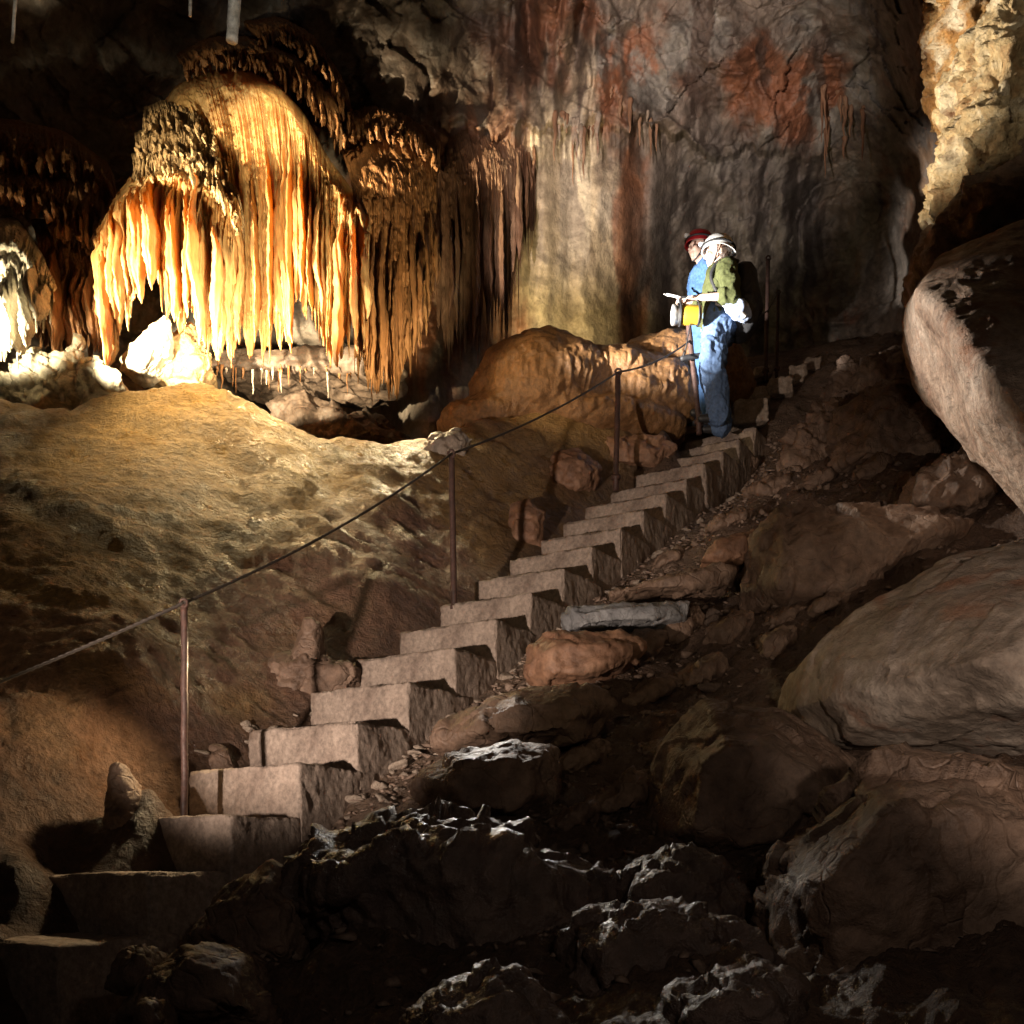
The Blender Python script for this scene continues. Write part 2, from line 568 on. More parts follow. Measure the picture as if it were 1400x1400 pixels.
pys = np.concatenate([np.linspace(-1600, -20, 170)[:-1], np.linspace(-20, 560, 400), np.linspace(560, 780, 50)[1:]])
PX, PY = np.meshgrid(pxs, pys)
px, py = PX.ravel(), PY.ravel()
D = _wall(np.stack([px / 400, py / 400], 1))
base = np.stack([(px - CX) / F * D, D, (HY - py) / F * D], 1)
big = fbm(base * .55 + 4, 4)
rid = fbm(base * 1.25 + 9, 5, ridged=True)
cragg = fbm(base * 3.1 + 2, 4, ridged=True)
# the ragged underside of the upper rock: a lip with the washed wall falling away below it
lipy = 165 + 22 * n1(px, 1, .02) + 14 * n1(px, 2, .07) + 40 * sstep(880, 1000, px) + 12 * np.abs(n1(px, 5, .16))
lip = sstep(0, 14, py - lipy) * sstep(560, 640, px) * sstep(1180, 1000, px)
up = 1 - sstep(-40, 25, py - lipy)
flreg = sstep(590, 650, px) * sstep(960, 880, px) * sstep(0, 60, py - lipy)
flr2 = sstep(620, 700, px) * sstep(1230, 1150, px) * (1 - up)
wx = px + 6 * n1(py, 7, .012) + .05 * (py - 300)
flute = .6 * np.abs(n1(wx, 3, .06)) + .4 * np.abs(n1(wx, 4, .13)) + .25 * n1(wx, 6, .022)
fl2 = np.abs(fbm(pts3(wx * .022 + .35 * big, py * .005, 0 * px), 3))
darkflutes = sstep(590, 620, px) * sstep(745, 715, px) * sstep(150, 240, py)
rid2 = fbm(base * .8 + .6 * np.stack([big, -big, big], 1) + 40, 4, ridged=True)
fw = np.stack([big, rid * .5, big], 1) * .3
fct = facet(base * np.array([1.3, 1.3, 1.6]) + fw) + .5 * facet(base * 3.4 + fw * 2 + 7)
disp = .34 * big + .05 * rid + .07 * rid2 * (1 - .7 * flreg) + .17 * fct * (1 - .92 * flreg) * (.35 + .65 * up) + .012 * fbm(base * 8 + 5, 4) * (1 - .6 * flreg)
disp = disp * (1 - .55 * flreg)
disp = disp - .42 * lip * (.55 + .45 * n1(px, 12, .03)) + .022 * flute * flreg * (1 + 3.2 * darkflutes) + .16 * fl2 * flr2 * (1 - flreg)
# vertical cracks and buttresses of the upper rock by the dark slot
slot = np.exp(-((px - 722 - 6 * n1(py, 8, .03)) / 14) ** 2) * sstep(110, 70, py) + .6 * np.exp(-((px - 800 + .2 * py) / 12) ** 2) * sstep(160, 110, py)
disp = disp - .7 * slot - 2.2 * np.exp(-((px - 440) / 110) ** 4 - ((py - 560) / 75) ** 4)
butt = np.abs(fbm(pts3(px * .02, py * .004, 0 * px + 3), 3))
disp = disp + .35 * butt * sstep(640, 690, px) * sstep(860, 800, px) * sstep(190, 120, py)
# deep shadowed hollow right of the people, ragged hanging ribs above it
disp = disp - .5 * np.exp(-((px - 1130) / 45) ** 2 - ((py - 300) / 90) ** 2) - .35 * np.exp(-((px - 1215) / 30) ** 2 - ((py - 380) / 90) ** 2)
disp = disp + .25 * np.exp(-((px - 1262) / 26) ** 2) * sstep(170, 60, py)
nrm = -base / np.linalg.norm(base, axis=1)[:, None]
pos = base + nrm * disp[:, None]
WALLY = pos[:, 1].reshape(len(pys), len(pxs))


def wall_y(x, y):
    return float(WALLY[np.abs(pys - y).argmin(), np.abs(pxs - x).argmin()])


me = mesh_from('cave_wall', pos, grid_faces(len(pys), len(pxs))[:, ::-1])


def blob(x, y, rx, ry):
    return np.exp(-(((px - x) / rx) ** 2 + ((py - y) / ry) ** 2))


nz = fbm(base * 1.1 + 31, 6, gain=.62) + .35 * fbm(base * np.array([2.5, 2.5, .8]) + 3, 4)
nv = fbm(pts3(wx * .024 + .25 * nz, py * .004, 0 * px + 8), 4)
col = np.tile(np.array([.24, .2, .17]), (len(px), 1))


def paint(c, m):
    global col
    m = np.clip(m, 0, 1)[:, None]
    col = col * (1 - m) + np.array(c) * m


paint((.3, .12, .06), .9 * sstep(-.45, .45, nz + 1.5 * blob(1070, 140, 90, 90) + 1.2 * blob(850, 110, 60, 80) + 1.0 * blob(740, 60, 70, 90) - .75))
paint((.3, .29, .27), sstep(.1, .6, -nz + .9 * blob(920, 80, 90, 70) + .8 * blob(1150, 110, 70, 80) + .6 * blob(640, 60, 120, 60) - .4))
paint((.26, .11, .055), sstep(0, .3, blob(590, 330, 130, 190) + .4 * nv - .3))
paint((.34, .17, .1), .8 * sstep(0, .3, blob(690, 330, 60, 220) + .5 * nv - .3))
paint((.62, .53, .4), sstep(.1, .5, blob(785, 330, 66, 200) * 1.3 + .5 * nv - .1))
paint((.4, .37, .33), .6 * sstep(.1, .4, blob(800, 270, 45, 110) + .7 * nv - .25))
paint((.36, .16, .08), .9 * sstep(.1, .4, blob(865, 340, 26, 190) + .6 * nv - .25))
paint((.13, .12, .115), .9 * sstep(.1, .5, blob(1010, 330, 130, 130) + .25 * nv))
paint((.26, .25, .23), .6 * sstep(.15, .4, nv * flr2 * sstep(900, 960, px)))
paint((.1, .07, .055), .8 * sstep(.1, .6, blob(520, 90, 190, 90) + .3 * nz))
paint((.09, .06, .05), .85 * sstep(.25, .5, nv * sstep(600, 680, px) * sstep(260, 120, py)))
paint((.36, .2, .1), .7 * sstep(1225, 1270, px) * sstep(-.2, .3, nz))
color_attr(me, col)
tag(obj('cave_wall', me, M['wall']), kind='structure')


# ------------------------------------------------------------------ flowstone curtains
def curve(ptsl, n):
    p = np.asarray(ptsl, float)
    d = np.r_[0, np.cumsum(np.hypot(*np.diff(p[:, :2], axis=0).T))]
    t = np.linspace(0, d[-1], n)
    # smooth (catmull-like) by upsample and box blur
    out = np.stack([np.interp(t, d, p[:, i]) for i in range(p.shape[1])], 1)
    k = max(1, n // (len(p) * 4))
    ker = np.ones(2 * k + 1) / (2 * k + 1)
    pad = np.pad(out, ((k, k), (0, 0)), mode='edge')
    return np.stack([np.convolve(pad[:, i], ker, 'valid') for i in range(p.shape[1])], 1)


def flow_sheet(S, E, Yt, Yf, nc, nr, amp, freq, seed, capf=.22, tips=14, ease=.45, ripple=.02, lean=0.0, thick=.1, cappx=0, fold=0):
    """A sheet that runs from crest S over a rounded cap and falls in flutes to edge E (pixel curves with real depth)."""
    s = curve(S, nc); e = curve(E, nc)
    phi = np.linspace(0, 1, nc)
    t = np.linspace(0, 1, nr)[:, None]
    L = np.abs(e[:, 1] - s[:, 1])[None]
    fl = .5 * np.abs(n1(phi * freq, seed)) ** .7 + .35 * np.abs(n1(phi * freq * 2.3, seed + 1)) + .15 * n1(phi * freq * 5, seed + 2)
    bf = 1 - np.abs(n1(phi * freq * .3 + .15 * n1(phi * freq, seed + 9), seed + 4)) * 1.7
    if fold:
        fl = .6 * fl + fold * bf
        tipj = tips * (1.3 * (bf - bf.mean()) / bf.std() + .35 * (fl - fl.mean()) / fl.std())[None] * .8
    else:
        tipj = tips * ((fl - fl.mean()) / fl.std())[None] * .8
    fl = fl - fl.mean()
    te = 1 - (1 - np.clip(t / ease, 0, 1)) ** 2
    x = s[:, 0][None] * (1 - te) + e[:, 0][None] * te
    y = s[:, 1][None] * (1 - t) + (e[:, 1][None] + tipj) * t
    capf = np.clip(cappx / np.maximum(L, 1), .03, .6) if cappx else capf
    q = np.clip(t / capf, 0, 1)
    prof = 1 - np.sqrt(np.clip(1 - (1 - q) ** 2, 0, 1))
    yf = (Yf[0] * (1 - phi) + Yf[1] * phi)[None]
    Y = yf + (Yt - yf) * prof + lean * t
    grow = sstep(0, 1, (t - .25 * capf) / (1.35 * capf))
    wob = n1(np.broadcast_to(phi * freq * .5, (nr, nc)).ravel() + np.repeat(t.ravel() * 1.7, nc), seed + 5).reshape(nr, nc)
    Y = Y - amp * grow * fl[None] * 2.2 - amp * .5 * wob * grow
    # small terrace lips across the cap
    rp = np.broadcast_to(np.abs(np.sin(t * L / 9.0 + 4 * n1(phi * 9, seed + 7)[None])), (nr, nc))
    Y = Y - ripple * rp * (1 - sstep(0, 1, (t - capf) / (1.2 * capf)))
    px, py, Yr = x.ravel(), y.ravel(), Y.ravel()
    b = np.stack([(px - CX) / F * Yr, Yr, (HY - py) / F * Yr], 1)
    d = .022 * fbm(b * 4, 4) + .012 * fbm(b * 14, 3, ridged=True)
    b[:, 1] -= d
    bk = b.copy(); bk[:, 1] += thick * (1 - np.repeat(t.ravel(), nc) * .8)
    n = nr * nc
    f = grid_faces(nr, nc)
    rim = []
    a = np.arange(nc - 1)
    last = (nr - 1) * nc
    rim.append(np.stack([last + a, last + a + 1, n + last + a + 1, n + last + a], 1))
    r = np.arange(nr - 1)
    rim.append(np.stack([r * nc, (r + 1) * nc, n + (r + 1) * nc, n + r * nc], 1))
    rim.append(np.stack([r * nc + nc - 1, n + r * nc + nc - 1, n + (r + 1) * nc + nc - 1, (r + 1) * nc + nc - 1], 1))
    return np.concatenate([b, bk]), np.concatenate([f, f[:, ::-1] + n] + rim)


def drape(x0, y0, x1, y1, Y0, Y1, wpx, depth, seed, ease=.5, nr=54, n=28):
    """One hanging fold: a blade of calcite, thin across and deep from front to back, tapering to its tip."""
    t = np.linspace(0, 1, nr)
    te = 1 - (1 - np.clip(t / ease, 0, 1)) ** 2
    wav = n1(t * 2.2, seed) * wpx * .55 + n1(t * 6, seed + .5) * wpx * .16
    px = x0 + (x1 - x0) * te + wav * sstep(0, .3, t)
    py = y0 + (y1 - y0) * t
    Y = Y0 + (Y1 - Y0) * sstep(0, .45, t)
    w = wpx / F * Y * .5 * (.3 + .7 * sstep(0, .55, t)) * (1 + .22 * n1(t * 4, seed + 1)) * np.clip((1 - t) / .22, 0.02, 1) ** .6
    dp = depth * (.45 + .55 * sstep(0, .4, t)) * (1 + .18 * n1(t * 3, seed + 2)) * np.clip((1 - t) / .3, 0.02, 1) ** .75
    th = np.linspace(0, 2 * np.pi, n, endpoint=False)
    cs, sn = np.cos(th), np.sin(th)
    # front edge swollen, back thinner; the blade swings as it falls
    cw = np.sign(cs) * np.abs(cs) ** .8
    rib = 1 + .11 * np.cos(5 * th[None] + seed + 2.2 * n1(t * 1.5, seed + 6)[:, None]) + .07 * np.cos(9 * th[None] + 2 * seed + 3 * n1(t * 2, seed + 8)[:, None])
    taper = .72 - .28 * sn
    sw = .55 * n1(t * 1.6, seed + 3)
    ox = w[:, None] * cw[None] * taper[None] * rib + sw[:, None] * dp[:, None] * sn[None] * .35
    oy = dp[:, None] * sn[None] * rib
    c = np.stack([(px - CX) / F * Y, Y, (HY - py) / F * Y], 1)
    v = np.stack([c[:, :1] + ox, c[:, 1:2] + oy, np.repeat(c[:, 2:], n, 1)], -1)
    fl = v.reshape(-1, 3)
    dd = .012 * fbm(fl * np.array([14, 14, 5]) + seed, 3) + .005 * fbm(fl * np.array([30, 30, 16]), 2, ridged=True)
    fl[:, 0] += dd
    fl[:, 1] += dd
    v = fl.reshape(nr, n, 3)
    v = np.concatenate([np.repeat(v[:1].mean(1, keepdims=True), n, 1), v, np.repeat(v[-1:].mean(1, keepdims=True), n, 1)])
    return v.reshape(-1, 3), grid_faces(nr + 2, n, True)


def formation(name, label, cat, S, E, Yt, Yf, amp, freq, seed, mat_cap, mat_drape, nd=0, wpx=(9, 16), depth=.16, start=.2, jit=30,
              nc=420, nr=170, group=None, **kw):
    root = thing(name, label, cat, P(*np.mean(np.asarray(E, float)[:, :2], axis=0), Yf[0]), group)
    short = kw.pop('short', 10 if nd else 0)
    shE = [(x, y - short) for x, y in E]
    v, f = flow_sheet(S, shE, Yt, Yf, nc, nr, amp, freq, seed, **kw)
    obj('flowstone_cap', mesh_from('flowstone_cap', v, f), mat_cap, root)
    if nd:
        s = curve(S, 200); e = curve(E, 200)
        r = random.Random(seed * 13 + 1)
        ease = kw.get('ease', .45)
        for i in range(nd):
            a = (i + .5 + r.uniform(-.38, .38)) / nd
            j = int(a * 199)
            st = start * r.uniform(.5, 1.9)
            te = 1 - (1 - min(st / ease, 1)) ** 2
            x0 = s[j, 0] + (e[j, 0] - s[j, 0]) * te
            y0 = s[j, 1] + (e[j, 1] - s[j, 1]) * st
            yend = e[j, 1] + r.uniform(-jit, jit * .35)
            yf = Yf[0] * (1 - a) + Yf[1] * a + kw.get('lean', 0)
            w = r.uniform(*wpx)
            ob = r.uniform(-.24, .06)
            vv, ff = drape(x0, y0, e[j, 0] + r.uniform(-3, 3), yend, yf + .05, yf + ob, w, depth * r.uniform(.7, 1.25), seed * 7.1 + i * 3.3,
                           ease=max(.08, (ease - st) / (1 - st)) if ease > st else .12)
            obj('drapery', mesh_from('drapery', vv, ff), mat_drape, root)
    return root


formation('flowstone_curtain', 'tall golden curtain of hanging folds under the sloping brown crest', 'flowstone',
          [(206, 165), (240, 118), (285, 98), (330, 94), (380, 112), (418, 158), (448, 215), (480, 258), (508, 292)],
          [(240, 420), (285, 455), (330, 490), (352, 500), (372, 486), (394, 468), (420, 425), (442, 470), (458, 508), (478, 480), (505, 465)],
          10.6, (9.7, 9.75), .075, 62, 1, M['drape'], M['drape'], nd=34, wpx=(5, 15), depth=.15, start=.17, jit=46, cappx=34, ease=.6, tips=20, short=34, fold=.9, nr=260, nc=620)
formation('flowstone_curtain', 'brilliant yellow curtain of hanging folds left of the tall golden one', 'flowstone',
          [(160, 275), (185, 240), (215, 226), (255, 226), (292, 240), (322, 262)], [(140, 518), (168, 440), (205, 412), (225, 420), (252, 446), (285, 480), (312, 498), (332, 480)],
          10.2, (9.2, 9.35), .06, 44, 2, M['drape'], M['drape'], nd=28, wpx=(6, 15), depth=.16, start=.08, jit=42, cappx=26, ease=.3, tips=20, short=30, fold=.9, nc=480)
formation('flowstone_curtain', 'finely fluted brown curtain merging into the wall right of golden folds', 'flowstone',
          [(462, 200), (505, 178), (555, 176), (604, 196)], [(482, 500), (508, 518), (533, 545), (556, 510), (574, 470), (598, 380)],
          10.9, (9.95, 10.75), .05, 40, 4, M['brownflow'], M['brownflow'], nd=26, wpx=(4, 10), depth=.08, start=.35, jit=18, cappx=60, ease=.3, tips=18, nc=480, fold=.5)
formation('flowstone_curtain', 'reddish fluted wall drapery left of the washed pale panel', 'flowstone',
          [(592, 200), (625, 150), (660, 172), (700, 140), (730, 170), (752, 160)], [(590, 430), (636, 475), (660, 440), (690, 450), (712, 370), (738, 260)],
          12.2, (10.85, 11.75), .05, 34, 5, M['redflow'], M['redflow'], nd=16, wpx=(4, 10), depth=.07, start=.2, jit=60, cappx=50, ease=.3, tips=30, nc=420, thick=.5)
for lab, S, E, Yt, Yf, sd, mc in [
    ('lowest scalloped shelf above the brilliant yellow curtain', [(178, 212), (225, 196), (275, 205), (322, 250)], [(180, 262), (228, 250), (280, 262), (334, 330)], 10.4, (9.4, 9.45), 11, 'cap'),
    ('middle scalloped shelf stacked over the yellow curtain', [(183, 184), (225, 168), (265, 176), (300, 205)], [(184, 226), (228, 214), (272, 224), (312, 262)], 10.5, (9.55, 9.6), 12, 'cap'),
    ('upper scalloped shelf beside the dome crest', [(196, 150), (230, 136), (262, 142), (290, 168)], [(194, 190), (230, 180), (268, 190), (300, 226)], 10.6, (9.68, 9.72), 13, 'cap'),
    ('dark brown fluted shelf capping the whole formation', [(238, 78), (285, 52), (345, 50), (400, 70), (440, 112)], [(248, 112), (292, 96), (350, 104), (425, 150), (470, 214)], 11.2, (10.2, 10.2), 14, 'brownflow'),
    ('highest fluted brown shelf under the tube stalactite', [(330, 32), (380, 22), (425, 44), (458, 92)], [(350, 66), (392, 62), (440, 110), (482, 196)], 11.3, (10.4, 10.45), 15, 'brownflow'),
    ('small brown shelf against wall right of dome crest', [(470, 160), (505, 138), (550, 150), (590, 180)], [(474, 200), (510, 196), (556, 204), (604, 236)], 11.5, (10.35, 10.7), 16, 'brownflow'),
]:
    formation('flowstone_shelf', lab, 'flowstone', S, E, Yt, Yf, .035, 30, sd, M[mc], M[mc], nc=300, nr=90, capf=.45, ease=.8, tips=9, ripple=.035,
              nd=40, wpx=(3, 6), depth=.035, start=.45, jit=9, group='scalloped flowstone shelves over the curtains')
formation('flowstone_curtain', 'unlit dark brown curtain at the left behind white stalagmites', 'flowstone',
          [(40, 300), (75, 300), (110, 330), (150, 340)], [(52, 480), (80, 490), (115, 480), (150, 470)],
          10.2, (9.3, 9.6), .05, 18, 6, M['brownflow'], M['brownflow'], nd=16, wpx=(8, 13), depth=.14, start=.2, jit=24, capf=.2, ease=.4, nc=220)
formation('flowstone_curtain', 'glaring white cluster of folds cut by the photo edge', 'flowstone',
          [(-110, 310), (-30, 290), (25, 300), (62, 350), (74, 385)], [(-110, 470), (-30, 485), (15, 485), (38, 470), (72, 425)],
          9.6, (8.6, 8.75), .06, 22, 7, M['whitecal'], M['whitecal'], nd=20, wpx=(7, 14), depth=.13, start=.3, jit=26, capf=.35, ease=.55, nc=260, ripple=.08)
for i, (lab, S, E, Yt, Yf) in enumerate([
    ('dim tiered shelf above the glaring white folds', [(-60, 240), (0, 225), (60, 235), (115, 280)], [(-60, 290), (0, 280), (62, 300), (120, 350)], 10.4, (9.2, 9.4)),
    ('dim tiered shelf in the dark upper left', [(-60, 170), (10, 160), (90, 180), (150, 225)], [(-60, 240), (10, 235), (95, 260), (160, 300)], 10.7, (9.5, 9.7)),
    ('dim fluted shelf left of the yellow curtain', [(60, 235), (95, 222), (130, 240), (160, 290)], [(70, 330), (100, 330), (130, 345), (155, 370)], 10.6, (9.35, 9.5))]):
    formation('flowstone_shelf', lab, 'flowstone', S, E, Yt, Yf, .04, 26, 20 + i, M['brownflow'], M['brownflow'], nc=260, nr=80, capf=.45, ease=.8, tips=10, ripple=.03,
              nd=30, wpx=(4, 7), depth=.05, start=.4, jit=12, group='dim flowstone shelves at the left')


# ------------------------------------------------------------------ dripping things
def spike(px, py, L, wpx, Y, seed, up=False, bend=.0):
    """A thin stalactite (or stalagmite) of length L pixels from its root."""
    t = np.linspace(0, 1, 16)
    sg = -1 if up else 1
    x = px + bend * L * t ** 2 + wpx * .3 * n1(t * 3, seed)
    y = py + sg * L * t
    pl = np.stack([(x - CX) / F * Y, Y + .02 * n1(t * 2, seed + 1), (HY - y) / F * Y], 1)
    r = wpx / F * Y * .5 * ((1 - t) ** .75 * .9 + .1) * (1 + .25 * n1(t * 6, seed + 2))
    return tube(pl, r, 9)


r_ = random.Random(5)
for i in range(30):
    px = r_.uniform(296, 540); f = (px - 296) / 244
    py = 500 + 10 * f + r_.uniform(-6, 4)
    v, f2 = spike(px, py, r_.uniform(8, 46) * r_.uniform(.5, 1), r_.uniform(2, 4.5), r_.uniform(10.22, 10.5), i * 1.7)
    o = obj('straw_stalactite', mesh_from('straw_stalactite', v, f2), M['brownflow' if i % 3 else 'pale'], None, P(px, py, 10.2))
    tag(o, 'thin straw stalactite hanging in the dark alcove under the curtains', 'stalactite', 'straw stalactites in the alcove')
for i in range(24):
    px = r_.choice([r_.uniform(745, 800), r_.uniform(780, 905)])
    py = 158 + 22 * math.sin(px * .05) + r_.uniform(-14, 22)
    v, f2 = spike(px, py - 8, r_.uniform(14, 74) * r_.uniform(.45, 1), r_.uniform(4, 9), min(wall_y(px, py - 8), wall_y(px, py + 4)) + .02, i * 2.1 + 50)
    o = obj('wall_stalactite', mesh_from('wall_stalactite', v, f2), M['pale' if i % 3 == 0 else 'redflow'], None, P(px, py, 11.6))
    tag(o, 'short stalactite along ragged rock lip above the washed pale wall', 'stalactite', 'stalactites on the rock lip')
for i in range(14):
    px = r_.uniform(1120, 1190)
    py = 150 + r_.uniform(-30, 40) + .5 * (px - 1150)
    Yw = wall_y(px, py)
    v, f2 = spike(px, py, r_.uniform(30, 95) * r_.uniform(.5, 1), r_.uniform(4, 8), Yw + .01, i * 2.7 + 150)
    o = obj('wall_stalactite', mesh_from('wall_stalactite', v, f2), M['redflow'], None, P(px, py, 12))
    tag(o, 'reddish hanging rib on the dark wall high right of the people', 'stalactite', 'reddish ribs on the right wall')
for lab, (xa, ya, xb, yb), w, Y in [
    ('very thin white straw stalactite hanging in the top left dark', (25, -60, 17, 58), 5, 7.5),
    ('short thin white straw stalactite at the top edge above curtains', (261, -60, 260, 22), 5, 7.6),
    ('thick pale tube stalactite hanging in front of the brown shelves', (326, -60, 317, 56), 17, 7.4)]:
    t = np.linspace(0, 1, 24)
    x = xa + (xb - xa) * t + .8 * n1(t * 4, xa); y = ya + (yb - ya) * t
    rr = w / F * Y * .5 * (1.12 - .2 * t) * (1 + .12 * n1(t * 7, xa + 1))
    pl = np.stack([(x - CX) / F * Y, 0 * t + Y, (HY - y) / F * Y], 1)
    top = pl[0] + (pl[0] - pl[1]) / np.linalg.norm(pl[0] - pl[1]) * 2.6
    pl = np.vstack([top[None], pl]); rr = np.r_[rr[0] * 1.3, rr]
    v, f2 = tube(pl, rr, 12)
    tag(obj('tube_stalactite', mesh_from('tube_stalactite', v, f2), M['whitecal'], None, P(xa, ya, Y)), lab, 'stalactite')


# ------------------------------------------------------------------ rocks
def rock_mesh(bm, voxel, size, amp, seed, smooth=5, flat=(1, 1, 1), cr=1.0, fsz=None, fac=.8):
    me = remesh(bm, voxel, smooth, .5)
    v = coords(me); n = normals(me)
    q = v / (fsz or size) * np.array(flat) + seed * 3.1
    w3 = np.stack([fbm(q * 2.2 + 5, 2), fbm(q * 2.2 + 15, 2), fbm(q * 2.2 + 25, 2)], 1) * .22
    d = amp * size * (fac * facet(q * 3.1 + w3) + .45 * fac * facet(q * 7.3 + w3 * 2 + 9) + .8 * fbm(q * 1.5, 3) + .32 * cr * (fbm(q * 3.2 + 7, 4, ridged=True) - .3) + .10 * fbm(q * 11, 3, ridged=True))
    setco(me, v + n * d[:, None])
    return me


def hull(points):
    bm = bmesh.new()
    for p in points:
        bm.verts.new(p)
    bm.verts.ensure_lookup_table()
    r = bmesh.ops.convex_hull(bm, input=bm.verts)
    dead = [e for e in r.get('geom_interior', []) + r.get('geom_unused', []) if isinstance(e, bmesh.types.BMVert)]
    bmesh.ops.delete(bm, geom=list(set(dead)), context='VERTS')
    return bm


def boulder(name, label, outline, Y, bulge, thick, mat, amp=.05, seed=1, voxel=None, extra=(), group=None, smooth=3, cat='boulder', fs=.55, cr=1.0, at=(0, 0), fsz=None, fac=.8):
    o2 = np.array([(p[0], p[1]) for p in outline], float)
    c = o2.mean(0) + np.array(at)
    Ys = np.array([p[2] if len(p) > 2 else Y for p in outline], float)
    pts = [P(a, b, y) for (a, b), y in zip(o2, Ys)]
    for (a, b), y in zip(o2, Ys):
        f = c + (np.array([a, b]) - c) * fs
        pts.append(P(*f, y - bulge))
        q = P(a, b, y); q2 = P(*c, y)
        pts.append(q2 + (q - q2) * .75 + np.array([0, thick, -.05]))
    for e in extra:
        pts.append(P(*e))
    A = np.array(pts)
    size = float(np.max(A[:, [0, 2]].max(0) - A[:, [0, 2]].min(0)))
    vx = voxel or max(.012, size / 100)
    me = rock_mesh(hull(pts), vx, size, amp, seed, smooth, cr=cr, fsz=fsz, fac=fac)
    base = A.mean(0); base[2] = A[:, 2].min()
    o = obj(name, me, M[mat], None, base)
    return tag(o, label, cat, group)


boulder('boulder', 'huge smooth pale boulder bulging in from the right edge', [(1082, 970), (1100, 895), (1175, 835), (1300, 768), (1400, 742), (1540, 740), (1560, 1000), (1440, 1062), (1260, 1036), (1130, 1022)],
        4.9, .3, 1.3, 'pale', .03, 1, at=(40, -10), cr=.6, smooth=16, fs=.8, fac=.5, extra=[(1335, 905, 4.0), (1400, 850, 4.1), (1255, 935, 4.25), (1200, 900, 4.4), (1300, 830, 4.35), (1440, 960, 3.95), (1480, 850, 3.9)])
boulder('boulder', 'dark reddish cracked boulder in the lower right corner', [(1040, 1290), (1075, 1170), (1185, 1062), (1250, 1046), (1330, 1052), (1420, 1075), (1560, 1100), (1580, 1460), (1040, 1460)],
        3.6, .5, 1.2, 'boulder', .05, 2, cr=1.4)
boulder('boulder', 'broad dark rounded boulder left of the huge pale one', [(880, 1165), (905, 1020), (965, 965), (1070, 975), (1165, 1040), (1178, 1110), (1100, 1190), (1000, 1215)],
        4.75, .45, 1.0, 'boulder', .035, 3, cr=.7)
boulder('boulder', 'long low brown slab below the pale rubble', [(598, 1014), (630, 975), (705, 945), (800, 940), (838, 962), (812, 1014), (700, 1020)], 5.35, .25, .6, 'boulder', .05, 4)
boulder('boulder', 'rusty orange rounded rock under the grey slab', [(714, 925), (722, 885), (745, 868), (850, 866), (885, 880), (870, 905), (800, 935), (735, 938)], 6.1, .18, .5, 'orange', .045, 5)
boulder('rock_slab', 'blue grey broken slab lying beside the staircase', [(763, 838), (775, 828), (860, 824), (945, 822), (942, 848), (850, 856), (772, 866)], 6.55, .1, .6, 'grey', .045, 6, cat='slab')
boulder('rock_slab', 'tilted thin brown slab above the grey slab', [(835, 812), (880, 792), (985, 768), (1005, 778), (990, 802), (900, 812)], 6.75, .06, .6, 'boulder', .05, 7, cat='slab')
boulder('rock_slab', 'small pale topped slab leaning on the dark block', [(960, 762), (980, 742), (1032, 720), (1040, 740), (1015, 765), (985, 772)], 7.0, .06, .5, 'orange', .06, 8, cat='slab')
boulder('boulder', 'big dark square block right of the stacked slabs', [(1018, 834), (1020, 735), (1062, 702), (1200, 690), (1330, 712), (1290, 760), (1180, 826), (1080, 838)], 6.9, .3, 1.1, 'boulder', .05, 9)
boulder('boulder', 'dark rounded rock below the brown slab', [(568, 1075), (610, 1030), (700, 1016), (762, 1024), (765, 1090), (720, 1130), (620, 1130)], 4.85, .25, .7, 'boulder', .045, 10)
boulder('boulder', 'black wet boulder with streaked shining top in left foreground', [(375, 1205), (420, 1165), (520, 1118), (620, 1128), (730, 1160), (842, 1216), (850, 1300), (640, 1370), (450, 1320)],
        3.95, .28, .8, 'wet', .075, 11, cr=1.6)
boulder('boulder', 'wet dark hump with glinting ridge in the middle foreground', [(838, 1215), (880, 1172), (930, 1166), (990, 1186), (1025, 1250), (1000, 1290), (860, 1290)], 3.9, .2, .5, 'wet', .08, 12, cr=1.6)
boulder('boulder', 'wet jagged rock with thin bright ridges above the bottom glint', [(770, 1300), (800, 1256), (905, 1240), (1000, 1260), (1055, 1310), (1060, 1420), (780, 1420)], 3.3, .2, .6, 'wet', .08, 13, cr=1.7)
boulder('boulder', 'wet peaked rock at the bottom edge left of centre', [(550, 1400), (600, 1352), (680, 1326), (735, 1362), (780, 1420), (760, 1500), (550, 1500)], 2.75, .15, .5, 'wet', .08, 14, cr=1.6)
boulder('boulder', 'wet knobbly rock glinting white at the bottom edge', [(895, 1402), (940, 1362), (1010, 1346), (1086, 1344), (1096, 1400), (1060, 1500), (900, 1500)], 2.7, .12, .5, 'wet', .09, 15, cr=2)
boulder('boulder', 'small wet crest between dark boulders right of centre', [(1058, 1190), (1085, 1150), (1120, 1148), (1128, 1175), (1100, 1210)], 3.75, .08, .3, 'wet', .09, 16, cr=1.8)
boulder('boulder', 'lumpy dark rock mass below the overhanging right rock', [(1140, 640), (1152, 565), (1230, 520), (1295, 545), (1310, 620), (1270, 655)], 8.6, .3, .9, 'boulder', .07, 17, cr=1.5)
boulder('boulder', 'jagged brown rock tucked under the overhang tip', [(1235, 690), (1255, 655), (1325, 618), (1375, 660), (1345, 700), (1280, 710)], 7.2, .2, .7, 'boulder', .08, 18, cr=1.6)
boulder('boulder', 'brown crag right beside the top of the stairs', [(1062, 650), (1085, 600), (1118, 560), (1150, 545), (1150, 630), (1090, 665)], 9.2, .2, .7, 'boulder', .1, 19, cr=1.6)
boulder('boulder', 'dark crag behind the jagged rocks high right', [(1132, 540), (1155, 492), (1245, 478), (1300, 500), (1290, 560), (1160, 565)], 10.2, .3, .9, 'boulder', .08, 20, cr=1.6)
